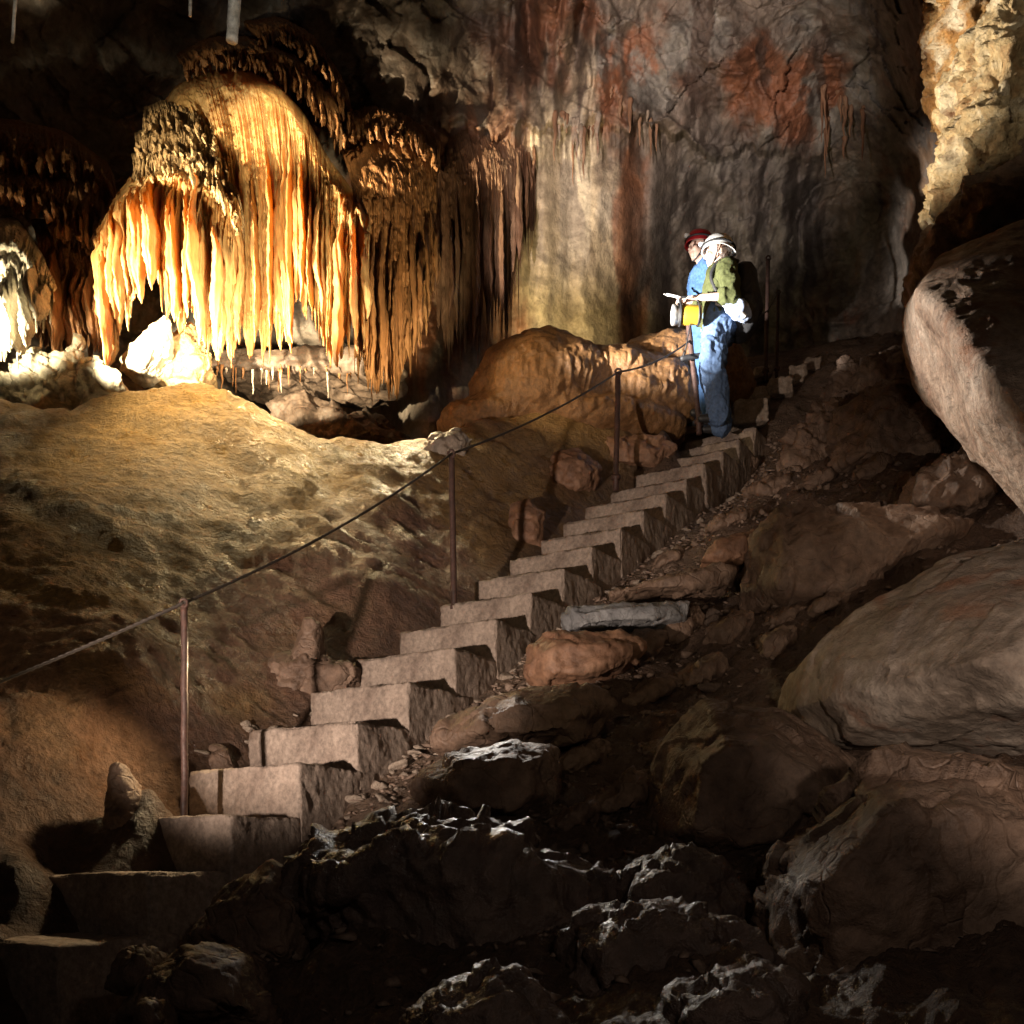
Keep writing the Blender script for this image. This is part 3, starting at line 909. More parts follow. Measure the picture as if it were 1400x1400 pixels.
boulder('boulder', 'upright square cut block leaning left of the stairs', [(694, 748), (698, 692), (722, 680), (746, 700), (742, 752)], ground(722, 745) + .08, .1, .25, 'orange', .05, 21, voxel=.012)
boulder('boulder', 'creased brown rock left of the middle post', [(742, 660), (756, 622), (790, 612), (828, 640), (815, 672), (770, 678)], ground(785, 668) + .1, .16, .4, 'orange', .06, 22)
boulder('boulder', 'flat brown rock behind the middle post', [(800, 640), (815, 605), (880, 600), (925, 612), (900, 640)], ground(850, 636) + .1, .14, .4, 'orange', .06, 23)
boulder('boulder', 'small rock perched on the ridge near the handrail', [(575, 618), (592, 600), (625, 590), (648, 600), (640, 622), (600, 628)], ground(612, 622) + .08, .1, .3, 'pale', .1, 24, voxel=.012)
boulder('boulder', 'dark boulder piled under the first shining rocks', [(150, 1400), (200, 1330), (260, 1290), (330, 1310), (380, 1400)], 3.3, .2, .5, 'boulder', .06, 25)
boulder('boulder', 'brown boulder beside the lowest steps', [(255, 1280), (300, 1220), (370, 1180), (420, 1230), (410, 1320), (300, 1340)], 3.85, .18, .5, 'boulder', .06, 26)
boulder('boulder', 'pointed rock against the lowest step', [(140, 1350), (165, 1300), (195, 1290), (215, 1330), (210, 1370)], 3.35, .08, .25, 'boulder', .07, 27, voxel=.01)
boulder('boulder', 'dark rounded stone at the bottom left edge', [(180, 1400), (190, 1368), (215, 1360), (225, 1400), (200, 1430)], 2.95, .06, .2, 'boulder', .06, 28, voxel=.01)
boulder('boulder', 'fallen white slab lit under the yellow curtain', [(160, 505), (178, 470), (225, 432), (232, 440), (225, 470), (190, 510)], 9.35, .08, .3, 'whitecal', .06, 29)
boulder('boulder', 'dark leaning slab beneath the yellow curtain', [(195, 520), (215, 470), (260, 440), (290, 500), (270, 530)], 9.7, .12, .4, 'cap', .07, 30)
boulder('rock_ledge', 'dark ledge behind curtain tips with straw stalactites under it', [(285, 500), (300, 478), (420, 470), (545, 488), (556, 512), (440, 512), (330, 506)], 10.5, .05, .7, 'darkstone', .05, 34, voxel=.016, cat='ledge')
boulder('boulder', 'rounded dark hump at the back of the alcove', [(350, 590), (385, 558), (450, 546), (520, 562), (560, 605), (420, 612)], 10.75, .2, .6, 'darkstone', .1, 31)

# overhanging rock at the right: a white-lit flank below, dark top facing us, and the crumbling golden wall over it
ov = [(1244, 440, 7.2), (1250, 490, 7.25), (1268, 545, 7.1), (1330, 622, 6.8), (1402, 690, 6.4), (1540, 800, 6.0),
      (1256, 398, 6.35), (1298, 436, 5.95), (1346, 502, 5.55), (1402, 572, 5.2), (1520, 700, 4.8),
      (1290, 356, 6.75), (1400, 308, 6.6), (1640, 270, 6.8), (1330, 350, 7.8), (1640, 290, 8.2), (1640, 780, 7.2), (1660, 520, 6.1), (1640, 760, 5.4)]
me = rock_mesh(hull([P(*q) for q in ov]), .018, 2.2, .03, 40, 4, cr=1.0, fac=.12)
tag(obj('overhanging_rock', me, M['flank'], None, P(1500, 780, 6)), 'great overhanging rock jutting from the right with pale flank', 'overhang')
boulder('rock_outcrop', 'golden brown cliff of knobbly rock in the top right corner', [(1308, -80), (1318, 20), (1310, 70), (1314, 165), (1334, 240), (1344, 258), (1370, 240), (1400, 200), (1600, 190), (1600, -200), (1280, -200)],
        8.2, .5, .55, 'gold', .045, 41, cat='cliff', voxel=.02, cr=1.6, smooth=3, at=(-10, 60), fsz=.8)
boulder('rock_outcrop', 'white crumbling rib of rock running down the golden cliff', [(1352, 130), (1372, 30), (1378, -60), (1470, -60), (1460, 140), (1390, 255), (1345, 274), (1322, 240)],
        7.25, .1, .8, 'palegold', .06, 42, cat='cliff', voxel=.016, cr=2, smooth=2, fsz=.6)
boulder('rock_outcrop', 'dark crumbly ledge between the golden cliff and the overhang', [(1282, 352), (1292, 300), (1318, 262), (1350, 240), (1420, 150), (1560, 140), (1560, 330), (1400, 330)],
        7.4, .25, .8, 'boulder', .09, 43, cat='cliff', voxel=.02, cr=2, smooth=2)

rs = random.Random(77)
for i, (px, py, w, h) in enumerate([(905, 722, 62, 40), (952, 690, 70, 46), (1000, 660, 64, 40), (915, 775, 58, 30), (1062, 676, 76, 40), (1120, 668, 60, 36), (1195, 655, 70, 40), (1000, 725, 58, 34),
        (875, 905, 76, 50), (935, 880, 84, 56), (1000, 880, 76, 52), (1060, 905, 70, 60), (890, 968, 80, 46), (1070, 860, 70, 38), (1130, 842, 70, 36), (840, 895, 50, 30), (960, 940, 84, 50), (1180, 805, 70, 34),
        (800, 1060, 90, 60), (850, 1120, 110, 70), (780, 1140, 80, 50)]):
    ol = []
    for k in range(7):
        an = k / 7 * 6.283 + rs.uniform(-.35, .35)
        ol.append((px + w * .5 * math.cos(an) * rs.uniform(.75, 1.15) + .12 * h * math.sin(an), py - h * .4 - h * .5 * math.sin(an) * rs.uniform(.7, 1.1) - .16 * w * math.cos(an)))
    boulder('boulder', 'angular dark brown block embedded in the dim slope right of the stairs', ol, ground(px, py) + .12, .12, .4, 'boulder', .07, 100 + i, voxel=.014,
            group='angular blocks on the right slope', fac=1.2, cr=1.2)

# stalagmites
for lab, pl, rl, mat, sd in [
    ('knobbly reddish stalagmite standing alone left of first post', [(172, 1118, 4.62), (172, 1095, 4.66), (169, 1072, 4.66), (167, 1058, 4.66)], [26, 25, 21, 15], 'boulder', 1),
    ('crooked brown stalagmite standing on rocks between posts', [(418, 935, 5.72), (415, 910, 5.72), (424, 882, 5.72), (426, 860, 5.72)], [24, 20, 17, 13], 'boulder', 2),
    ('low rounded stump beside the fifth concrete step', [(303, 1062, 5.2), (300, 1044, 5.2), (297, 1030, 5.2)], [22, 17, 9], 'boulder', 3)]:
    bm = bmesh.new()
    g0 = ground(pl[0][0], pl[0][1] - 4) + .05
    pts = [P(p[0], p[1], g0) for p in pl]
    pts[0] = pts[0] - np.array([0, 0, .05])
    pl = [(p[0], p[1], g0) for p in pl]
    chain(bm, pts, [r / F * p[2] for r, p in zip(rl, pl)], 20)
    me = rock_mesh(bm, .008, .3, .09, 60 + sd, 14, fac=.12)
    b = pts[0]
    tag(obj('stalagmite', me, M[mat], None, b), lab, 'stalagmite')
boulder('boulder', 'cracked rock the crooked stalagmite stands on', [(362, 950), (366, 910), (390, 895), (455, 905), (500, 915), (475, 945), (420, 965)], ground(420, 950) + .12, .12, .4, 'boulder', .08, 33, voxel=.012, cr=1.6)
for i, (px, py, h, w) in enumerate([(48, 545, 60, 46), (20, 552, 50, 34), (78, 545, 48, 30), (104, 540, 66, 46), (130, 540, 50, 30)]):
    bm = bmesh.new()
    Y = 9.05 + .12 * (i % 2)
    chain(bm, [P(px, py, Y), P(px - 2, py - h * .55, Y), P(px + 2, py - h, Y)], [w / F * Y * .62, w / F * Y * .42, w / F * Y * .08], 18)
    ball(bm, P(px + 12, py - h * .2, Y), w / F * Y * .5)
    me = rock_mesh(bm, .014, .4, .2, 80 + i, 2, cr=1.8)
    tag(obj('stalagmite', me, M['whitecal'], None, P(px, py, Y)), ['squat white stalagmite second from the photo edge', 'small white stalagmite nearest the photo edge', 'narrow white stalagmite in the middle of the white row',
        'tallest glaring white stalagmite in the row', 'white stalagmite at the right end of the row'][i], 'stalagmite')

# flowstone mound at the head of the slope
bm = bmesh.new()
for px, py, Y, rx, ry, rz in [(742, 548, 10.35, .70, .75, .58), (830, 536, 10.6, .7, .7, .33), (900, 515, 10.8, .6, .6, .34), (895, 548, 10.6, .5, .6, .27), (785, 592, 10.4, 1.05, .7, .25),
                              (680, 588, 10.3, .55, .6, .28), (960, 525, 11.0, .5, .5, .4), (850, 568, 10.6, .8, .7, .3)]:
    ball(bm, P(px, py, Y), (rx, ry, rz), 40)
me = remesh(bm, .02, 12, .5)
v = coords(me); n = normals(me)
steep = sstep(.75, .1, n[:, 2]) * sstep(-.7, -.1, n[:, 2])
d = .045 * fbm(v * 2.1, 4) + .018 * fbm(v * 9, 4)
d = d + steep * (.024 * np.abs(perlin(v * np.array([19, 19, 1.6]))) + .02 * perlin(v * np.array([40, 40, 4])))
me2 = v + n * d[:, None]
setco(me, me2)
tag(obj('flowstone_mound', me, M['mound'], None, P(800, 600, 10)), 'rounded orange flowstone mound of bulging lobes beside the people', 'flowstone')

# ------------------------------------------------------------------ staircase
ordn = ['lowest', 'second', 'third', 'fourth', 'fifth', 'sixth', 'seventh', 'eighth', 'ninth', 'tenth', 'eleventh', 'twelfth', 'thirteenth', 'fourteenth', 'fifteenth', 'sixteenth', 'seventeenth', 'eighteenth', 'nineteenth']
for k in range(19):
    r = step_corner(k); ln = step_len(k) + (.0 if k not in (0,) else 0)
    jr = random.Random(k)
    h = .36
    dpt = .56
    l = r - W * ln
    c = []
    for a in (l, r):
        for dd in (0, dpt):
            for hh in (0, -h):
                p = a + U * dd + np.array([0, 0, hh + jr.uniform(-.012, .008)])
                c.append(p + W * jr.uniform(-.012, .012) + U * jr.uniform(-.012, .012))
    me = remesh(hull(c), .011 if k > 5 else .0095, 1, .4)
    v = coords(me); n = normals(me)
    d = .008 * fbm(v * 4 + k, 3) + .0035 * fbm(v * 22 + k, 3) - .008 * sstep(.55, .9, perlin(v * 7 + k * 5))
    fl_ = np.maximum(np.maximum(np.abs(n @ U), np.abs(n @ W)), np.abs(n[:, 2]))
    d = d - (.02 * sstep(.05, .5, perlin(v * 8 + k * 3)) + .012 * sstep(.1, .5, perlin(v * 21 + k))) * sstep(.01, .2, 1 - fl_)
    setco(me, v + n * d[:, None])
    o = obj('concrete_step', me, M['step'], None, r - np.array([0, 0, h]))
    tag(o, ('lowest rough concrete step, in shadow at the bottom left corner' if k == 0 else 'top rough concrete step, behind the feet of the people' if k == 18 else
            '%s rough concrete step counted up from the lowest' % ordn[k]), 'step', 'concrete steps of the staircase')
for lab, (x0, y0, x1, y1), Y in [
    ('narrow lit block behind the people right of their legs', (1004, 548, 1050, 578), 10.75), ('small lit stone step just right of blue trousers', (1003, 516, 1026, 532), 11.2),
    ('long lit stone step right of the people', (1020, 530, 1052, 546), 11.0), ('lit stone step below the paired far posts', (1052, 517, 1084, 538), 11.3),
    ('lit block at the foot of the tall far post', (1032, 502, 1054, 513), 11.7), ('tilted lit stone step right of the far posts', (1080, 500, 1101, 523), 11.6), ('last lit stone step before the dark crag', (1101, 490, 1122, 506), 11.9)]:
    pts = []
    for dd in (0, .4):
        for a in (x0, x1):
            for b in (y0 - (a - x0) * .1, y1 - (a - x0) * .08):
                pts.append(P(a + dd * 14, b, Y) + np.array([0, dd, 0]))
    me = rock_mesh(hull(pts), .014, .35, .06, hash(lab) % 50 if False else x0 % 37, 2)
    tag(obj('stone_step', me, M['stone'], None, P((x0 + x1) / 2, y1, Y)), lab, 'step', 'small stone steps beyond the people')

# ------------------------------------------------------------------ loose rubble
def stone_variant(name, seed, mat):
    rr = random.Random(seed)
    pts = [Vector((rr.gauss(0, 1), rr.gauss(0, .75), rr.gauss(0, .5))).normalized() * rr.uniform(.7, 1) for _ in range(13)]
    pts = [(p.x, p.y * .8, p.z * .55) for p in pts]
    me = remesh(hull(pts), .11, 1, .4, name)
    v = coords(me); n = normals(me)
    setco(me, v + n * (.06 * fbm(v * 2.4 + seed, 3, ridged=True))[:, None])
    me.materials.append(mat)
    return me


vp = [stone_variant('rubble_stone', s, M['stone']) for s in range(8)]
vd = [stone_variant('rubble_stone', 20 + s, M['darkstone']) for s in range(6)]


def scatter(n, gen, variants, label, group, seed):
    rr = random.Random(seed)
    rows = [gen(rr) for _ in range(n)]
    z = floor_z([r[0] for r in rows], [r[1] for r in rows])
    for (x, y, s), zz in zip(rows, z):
        o = bpy.data.objects.new('rubble_stone', rr.choice(variants))
        o.location = (x, y, zz + s * .22)
        o.rotation_euler = (rr.uniform(-.5, .5), rr.uniform(-.5, .5), rr.uniform(0, 6.28))
        o.scale = (s * rr.uniform(.75, 1.25), s * rr.uniform(.75, 1.2), s * rr.uniform(.7, 1.3))
        link(o)
        tag(o, label, 'stone', group)


def gen_edge(rr):
    al = rr.uniform(.3, 3.6) if rr.random() < .75 else rr.uniform(3.0, 7.4)
    t = min(1, abs(rr.gauss(0, .45)))
    p = R0 + U * al + W * (.02 + t * .42)
    return p[0], p[1], .022 + .05 * rr.random() ** 2.2


def gen_left(rr):
    k = rr.uniform(3, 6)
    p = step_corner(k) - W * (step_len(min(5, int(k))) + rr.uniform(.0, .16)) + U * .1
    return p[0], p[1], rr.uniform(.02, .055)


def gen_grit(rr):
    al = rr.uniform(3.0, 7.6)
    p = R0 + U * al + W * (.04 + rr.random() * .75)
    return p[0], p[1], .012 + .03 * rr.random() ** 3


def gen_dark(rr):
    px, py = rr.uniform(560, 1010), 0
    Y = rr.uniform(4.2, 7.2)
    x = (px - CX) / F * Y
    return x, Y, .03 + .07 * rr.random() ** 2


def gen_low(rr):
    p = R0 + U * rr.uniform(-.4, 1.0) + W * rr.uniform(.25, .9)
    return p[0], p[1], .025 + .06 * rr.random() ** 2


scatter(150, gen_edge, vp, 'small pale broken stone in the rubble along right side of the staircase', 'pale rubble along the stairs', 1)
scatter(22, gen_left, vp, 'small broken stone packed against the left ends of lower steps', 'broken stones left of the steps', 2)
scatter(60, gen_grit, vd, 'tiny dark chip of gravel beside the upper steps', 'gravel beside the upper steps', 3)
scatter(40, gen_dark, vd, 'dark stone in the unlit rubble among the boulders', 'dark rubble among the boulders', 4)
scatter(20, gen_low, vd, 'dark broken stone beside the two lowest steps', 'dark stones by the lowest steps', 5)

# ------------------------------------------------------------------ handrail posts and cable
POSTS = [((252, 1128), (252, 827), 4.92, 9.5, 'nearest rusty handrail post, on the third step'), ((621, 830), (617, 623), 7.12, 8.5, 'second rusty handrail post, at the ninth step'),
         ((842, 652), (845, 511), 9.2, 7.5, 'dark handrail post in front of the orange mound'), ((956, 576), (941, 440), 9.95, 7.5, 'leaning handrail post just in front of the people'),
         ((1047, 506), (1050, 355), 11.6, 5.5, 'tall thin rusty post behind the people'), ((1062, 504), (1064, 401), 11.75, 4.5, 'shorter thin post right of the tall far post')]
tops = []
for (bx, by), (tx, ty), Y, w, lab in POSTS:
    b = P(bx, by, Y); t = P(tx, ty, Y)
    root = thing('handrail_post', lab, 'post', b, 'handrail posts')
    tt = np.linspace(0, 1, 30)
    pl = b + (t - b) * tt[:, None]
    pl[0, 2] -= .12
    pl[:, 0] += .003 * n1(tt * 6, bx)
    rad = w / F * Y * .5 * (1 + .06 * n1(tt * 20, bx + 1))
    obj('pole', mesh_from('pole', *tube(pl, rad, 16)), M['rust'], root)
    rr = w / F * Y * .5
    e = t
    th = np.linspace(0, 2 * np.pi, 20)
    ring = np.stack([e[0] + rr * 1.0 * np.cos(th), 0 * th + Y - rr * .6, e[2] + rr * .4 + rr * 1.15 * np.sin(th)], 1)
    obj('cable_eye', mesh_from('cable_eye', *tube(ring, rr * .42, 8)), M['rust'], root)
    cl = np.stack([np.full(2, b[0]), np.full(2, b[1]), b[2] + np.array([-.02, .012])], 1)
    obj('base_collar', mesh_from('base_collar', *tube(cl, rr * 1.7, 16)), M['rust'], root)
    tops.append(e + np.array([0, -rr * .6, rr * .4]))


def cable_run(A, B, sag, rad=.0075, turns=True):
    n = 160
    t = np.linspace(0, 1, n)
    pl = A + (B - A) * t[:, None]
    pl[:, 2] -= sag * 4 * t * (1 - t)
    L = np.linalg.norm(B - A)
    parts = []
    for k in range(3):
        ph = t * L / .035 * 2 * np.pi / 3 + k * 2 * np.pi / 3
        o = np.stack([0 * t, np.cos(ph), np.sin(ph)], 1) * rad * .55
        parts.append(tube(pl + o, rad * .62, 6))
    return parts


root = thing('handrail_cable', 'dark twisted wire rope handrail strung from post to post', 'cable', tops[0])
A = P(-260, 1030, 4.2)
seq = [A, tops[0], tops[1], tops[2], P(943, 466, 9.93)]
for i in range(4):
    v, f = merge(cable_run(seq[i], seq[i + 1], [.02, .06, .05, .05][i]))
    obj('rope_span', mesh_from('rope_span', v, f), M['cable'], root)
root = thing('handrail_cable', 'thin far rope strung behind the people to the short far post', 'cable', tops[5])
v, f = merge(cable_run(P(985, 445, 10.9), tops[4] + np.array([0, 0, -.55]), .04) + cable_run(tops[4] + np.array([0, 0, -.55]), tops[5], .0))
obj('rope_span', mesh_from('rope_span', v, f), M['cable'], root)

rr = np.random.default_rng(21)
hulls = []
for k in range(10):
    bm = hull([(rr.normal() * .5, rr.normal() * .4, rr.normal() * .3) for _ in range(12)])
    bmesh.ops.triangulate(bm, faces=bm.faces[:])
    bm.verts.index_update()
    hulls.append((np.array([v.co[:] for v in bm.verts]), np.array([[v.index for v in f.verts] for f in bm.faces])))
    bm.free()
ng = 5200
al = rr.uniform(-.8, 8.2, ng); sd = np.abs(rr.normal(0, .55, ng)) + .02
gx = R0[0] + U[0] * al + W[0] * sd; gy = R0[1] + U[1] * al + W[1] * sd
far = np.arange(ng) > 3000
gy[far] = rr.uniform(3.0, 9.6, far.sum()); gx[far] = rr.uniform(-.12, .45, far.sum()) * gy[far]
keep = stair_side(gx, gy)[0] > .01
gx, gy = gx[keep], gy[keep]
gz = floor_z(gx, gy)
parts = []
for x, y, z in zip(gx, gy, gz):
    hv, hf = hulls[rr.integers(10)]
    c, sn = math.cos(a0 := rr.uniform(0, 6.28)), math.sin(a0)
    sz = .014 + .035 * rr.random() ** 3
    q = hv * sz * rr.uniform(.7, 1.3, 3)
    parts.append((np.stack([q[:, 0] * c - q[:, 1] * sn + x, q[:, 0] * sn + q[:, 1] * c + y, q[:, 2] + z + sz * .15], 1), hf))
v, f = merge(parts)
tag(obj('gravel', mesh_from('gravel', v, f, False), M['gravel']), 'fine dark grit and chips spread over the slope right of the stairs', 'gravel', None, 'stuff')

# ------------------------------------------------------------------ people
def build(parts_fn, voxel, smooth, wr=0.0, ws=9, seed=0):
    bm = bmesh.new()
    parts_fn(bm)
    me = remesh(bm, voxel, smooth, .5)
    if wr:
        v = coords(me); n = normals(me)
        q = v * np.array([1, 1, .75]) * ws + seed
        d = wr * (fbm(q, 3, ridged=True) - .4) + wr * .6 * perlin(v * 5 + seed)
        setco(me, v + n * d[:, None])
    return me


def hand(bm, wrist, palm_dir, up, size=.095, curl=.7, thumb_sign=1):
    """Palm, four unequal bent fingers and a thumb leaving the side of the palm."""
    w = Vector(wrist); d = Vector(palm_dir).normalized(); u = Vector(up).normalized()
    s = d.cross(u).normalized()              # across the knuckles
    pc = w + d * size * .5
    for k in (-1, 0, 1):
        capsule(bm, w + s * k * .012, w + d * size * .9 + s * k * .024, .015, .015, 10)
    for k, ln in zip((-1.5, -.5, .5, 1.5), (.062, .074, .07, .055)):
        a = w + d * size * .92 + s * k * .0195
        d1 = (d * math.cos(curl * .6) - u * math.sin(curl * .6)); d2 = (d * math.cos(curl * 1.6) - u * math.sin(curl * 1.6)); d3 = (d * math.cos(curl * 2.5) - u * math.sin(curl * 2.5))
        b = a + d1 * ln * .5; c = b + d2 * ln * .4; e = c + d3 * ln * .3
        capsule(bm, a, b, .0092, .0088, 8); capsule(bm, b, c, .0088, .008, 8); capsule(bm, c, e, .008, .0068, 8)
    a = w + d * size * .25 + s * thumb_sign * .026
    b = a + d * .03 + s * thumb_sign * .026 - u * .006; c = b + d * .028 + s * thumb_sign * .004 - u * .016
    capsule(bm, a, b, .013, .0105, 8); capsule(bm, b, c, .0105, .0085, 8)


def head_parts(bm, c, yaw=0.0):
    """Head looking toward local -x before the yaw; c is its centre."""
    c = Vector(c)
    R = Matrix.Rotation(yaw, 3, 'Z')

    def T(x, y, z): return c + R @ Vector((x, y, z))
    ball(bm, T(.012, 0, .03), (.098, .076, .092), 24)
    ball(bm, T(-.03, 0, -.03), (.066, .058, .085), 20)
    capsule(bm, T(-.07, 0, -.088), T(-.045, 0, -.085), .02, .03)             # chin
    capsule(bm, T(.015, .04, -.05), T(-.05, .022, -.088), .024, .02)         # jaw
    capsule(bm, T(.015, -.04, -.05), T(-.05, -.022, -.088), .024, .02)
    capsule(bm, T(-.088, 0, .018), T(-.112, 0, -.022), .009, .0135, 10)      # nose
    capsule(bm, T(-.098, .012, -.026), T(-.098, -.012, -.026), .009, .009, 8)
    capsule(bm, T(-.085, .028, .03), T(-.085, -.028, .03), .014, .014, 10)   # brow
    capsule(bm, T(-.088, .016, -.054), T(-.088, -.016, -.054), .0085, .0085, 8)   # lips
    capsule(bm, T(-.085, .014, -.066), T(-.085, -.014, -.066), .0085, .0085, 8)
    for s in (-1, 1):
        ball(bm, T(.02, s * .076, .0), (.02, .009, .032), 12)                # ears
        ball(bm, T(-.066, s * .036, -.015), (.028, .022, .026), 12)          # cheeks
    return T


def helmet(root, T, mat, name='helmet', lamp=True):
    prof = [(.0, .118), (.05, .112), (.09, .088), (.117, .045), (.128, .0), (.13, -.012), (.138, -.024), (.139, -.03), (.126, -.024), (.116, -.005)]
    n = 40
    th = np.linspace(0, 2 * np.pi, n, endpoint=False)
    rows = []
    for r, z in prof:
        rows.append([tuple(T(.012 + r * 1.12 * math.cos(a) + .02 * (r > .14) * math.cos(a), r * .94 * math.sin(a), .062 + z + .012 * max(0, math.cos(2 * a)) * (r > .1) * (-1 if r > .14 else 0) - .03 * (r > .12) * max(0, math.cos(a)))) for a in th])
    v = np.array(rows).reshape(-1, 3)
    h = obj(name, mesh_from(name, v, grid_faces(len(prof), n, True)), mat, root)
    # ridge along the crown
    a = np.linspace(-1.1, 1.1, 18)
    pl = np.array([tuple(T(.012 + .128 * math.sin(x), 0, .062 + .118 * math.cos(x) + .001)) for x in a])
    obj('ridge', mesh_from('ridge', *tube(pl, .012, 8)), mat, h)
    if lamp:
        bm = bmesh.new()
        capsule(bm, T(-.125, 0, .1), T(-.148, 0, .097), .019, .022, 16)
        obj('headlamp', remesh(bm, .004, 1), M['lens'], h)
    bandpl = np.array([tuple(T(.012 + .133 * 1.12 * math.cos(x), .133 * .94 * math.sin(x), .075 - .02 * max(0, math.cos(x)))) for x in np.linspace(0, 2 * np.pi, 40)])
    obj('strap_band', mesh_from('strap_band', *tube(bandpl, .0085, 8)), M['black'], h)
    for s in (-1, 1):
        pl = np.array([tuple(T(*p)) for p in ((-.01, s * .095, .06), (-.012, s * .088, 0), (-.03, s * .07, -.06), (-.055, s * .03, -.105), (-.058, 0, -.112))])
        obj('chin_strap', mesh_from('chin_strap', *tube(pl, .006, 8)), M['black'], h)
    return h


def eyes(root, T):
    for s in (-1, 1):
        bm = bmesh.new(); ball(bm, T(-.083, s * .03, .006), (.011, .014, .01), 12)
        me = bpy.data.meshes.new('eye'); bm.to_mesh(me); bm.free()
        obj('eye', me, M['hair'], root)


# person A: white helmet, olive jumper, faces left, lantern in the near hand and a pointer in the far one
A0 = P(977, 584, 9.86)
def a(x, y, z): return Vector((A0[0] + x, A0[1] + y, A0[2] + z))
pa = thing('person', 'person in white helmet and olive jumper pointing a pen and holding the lantern', 'person', tuple(A0))
hA = a(.02, -.02, 1.535)
nearS, nearE, nearWr = a(.06, -.21, 1.30), a(.10, -.29, 1.03), a(-.19, -.24, 1.04)
farS, farE, farWr = a(.02, .17, 1.30), a(-.05, .24, 1.08), a(-.19, .14, 1.2)


def bodyA(bm):
    head_parts(bm, hA)
    chain(bm, [a(.03, -.02, 1.36), a(.015, -.02, 1.45), a(.01, -.02, 1.5)], [.06, .055, .056])
    chain(bm, [a(.06, 0, 1.30), a(.06, 0, 1.1), a(.04, 0, .92)], [.13, .12, .13])
    chain(bm, [nearS, nearE, nearWr], [.05, .04, .028])
    chain(bm, [farS, farE, farWr], [.05, .04, .028])
    hand(bm, nearWr, (-1, .05, -.12), (0, 0, 1), curl=.85, thumb_sign=-1)
    hand(bm, farWr, (-1, -.1, .25), (.25, 0, 1), curl=.8, thumb_sign=1)
    chain(bm, [a(.03, -.1, .9), a(-.02, -.11, .5), a(.02, -.1, .1)], [.085, .06, .045])
    chain(bm, [a(.03, .1, .9), a(.05, .12, .5), a(.09, .12, .1)], [.085, .06, .045])


obj('body', build(bodyA, .006, 2), M['skin'], pa)
T = lambda x, y, z: hA + Vector((x, y, z))
eyes(pa, T)
helmet(pa, T, M['white'])


def hairA(bm):
    ball(bm, T(.05, 0, .0), (.072, .085, .075), 20)
    chain(bm, [T(.085, 0, -.02), T(.1, 0, -.09), T(.095, 0, -.17)], [.05, .042, .022])


obj('hair', build(hairA, .008, 1, .006, 30), M['hair'], pa)


def jumperA(bm):
    chain(bm, [a(.045, -.015, 1.395), a(.05, 0, 1.3)], [.075, .11])
    capsule(bm, a(.05, -.13, 1.31), a(.05, .13, 1.31), .105, .105, 20)
    for y in (-.075, 0, .075):
        chain(bm, [a(.05, y, 1.28), a(.045, y, 1.1), a(.03, y, .93)], [.14, .125, .125], 18)
    chain(bm, [nearS, a(.1, -.27, 1.12), nearE, nearE + (nearWr - nearE) * .25], [.088, .076, .068, .062], 18)
    chain(bm, [farS, farE, farE + (farWr - farE) * .72], [.086, .07, .058], 18)


obj('jumper', build(jumperA, .008, 2, .019, 7, 1), M['olive'], pa)


def trousersA(bm):
    for y in (-.07, 0.07):
        chain(bm, [a(.035, y, .99), a(.04, y, .86)], [.125, .138], 18)
    chain(bm, [a(.02, -.09, .88), a(-.045, -.12, .5), a(-.0, -.115, .26), a(.005, -.11, .07)], [.125, .098, .088, .092], 18)
    chain(bm, [a(.03, .09, .88), a(.0, .13, .5), a(.07, .13, .26), a(.075, .13, .07)], [.125, .096, .084, .09], 18)
    capsule(bm, a(-.08, -.16, .68), a(-.06, -.17, .56), .06, .055)          # bulging thigh pocket


obj('trousers', build(trousersA, .008, 2, .022, 7, 2), M['denim'], pa)
for nm, (x, y) in (('boot', (.0, -.11)), ('boot', (.07, .13))):
    def boot(bm, x=x, y=y):
        capsule(bm, a(x + .02, y, .1), a(x + .02, y, .045), .055, .05, 16)
        capsule(bm, a(x + .03, y, .04), a(x - .14, y, .034), .046, .036, 16)
    obj(nm, build(boot, .008, 2), M['boot'], pa)

# her backpack and the bundle under its strap
bp = thing('backpack', 'black backpack worn by person in the white helmet', 'backpack', tuple(a(.24, 0, .9)))


def pack(bm):
    chain(bm, [a(.25, -.06, 1.33), a(.27, -.06, 1.1), a(.25, -.06, .92)], [.11, .135, .125], 20)
    chain(bm, [a(.25, .06, 1.33), a(.27, .06, 1.1), a(.25, .06, .92)], [.11, .135, .125], 20)
    capsule(bm, a(.36, -.05, 1.05), a(.36, .05, 1.05), .06, .06, 16)


obj('sack', build(pack, .011, 3, .01, 7, 5), M['black'], bp)
for s in (-1, 1):
    pl = np.array([tuple(a(x, s * y, z)) for x, y, z in ((.19, .15, 1.4), (.09, .17, 1.43), (-.02, .17, 1.38), (-.07, .165, 1.27), (-.02, .19, 1.12), (.1, .19, 1.02), (.2, .15, 1.0))])
    obj('shoulder_strap', mesh_from('shoulder_strap', *tube(curve(pl, 40), .018, 10)), M['black'], bp)


def bundle(bm):
    chain(bm, [a(.09, -.25, .98), a(.17, -.25, .93), a(.22, -.22, .9)], [.05, .075, .06], 18)


bj = thing('cloth_bundle', 'bundled pale blue jacket tied at the hip below the backpack', 'jacket', tuple(a(.15, -.25, .85)))
obj('cloth', build(bundle, .008, 2, .018, 12, 8), plain_mat('pale_blue_cloth', (.3, .36, .5), .8, scale=40, bump=.4), bj)
pl = np.array([tuple(a(x, y, z)) for x, y, z in ((-.02, -.19, 1.02), (.04, -.24, .98), (.1, -.27, .93), (.17, -.3, .88), (.22, -.27, .86))])
obj('white_sleeve', mesh_from('white_sleeve', *tube(curve(pl, 30), .022, 10)), M['white'], bj)

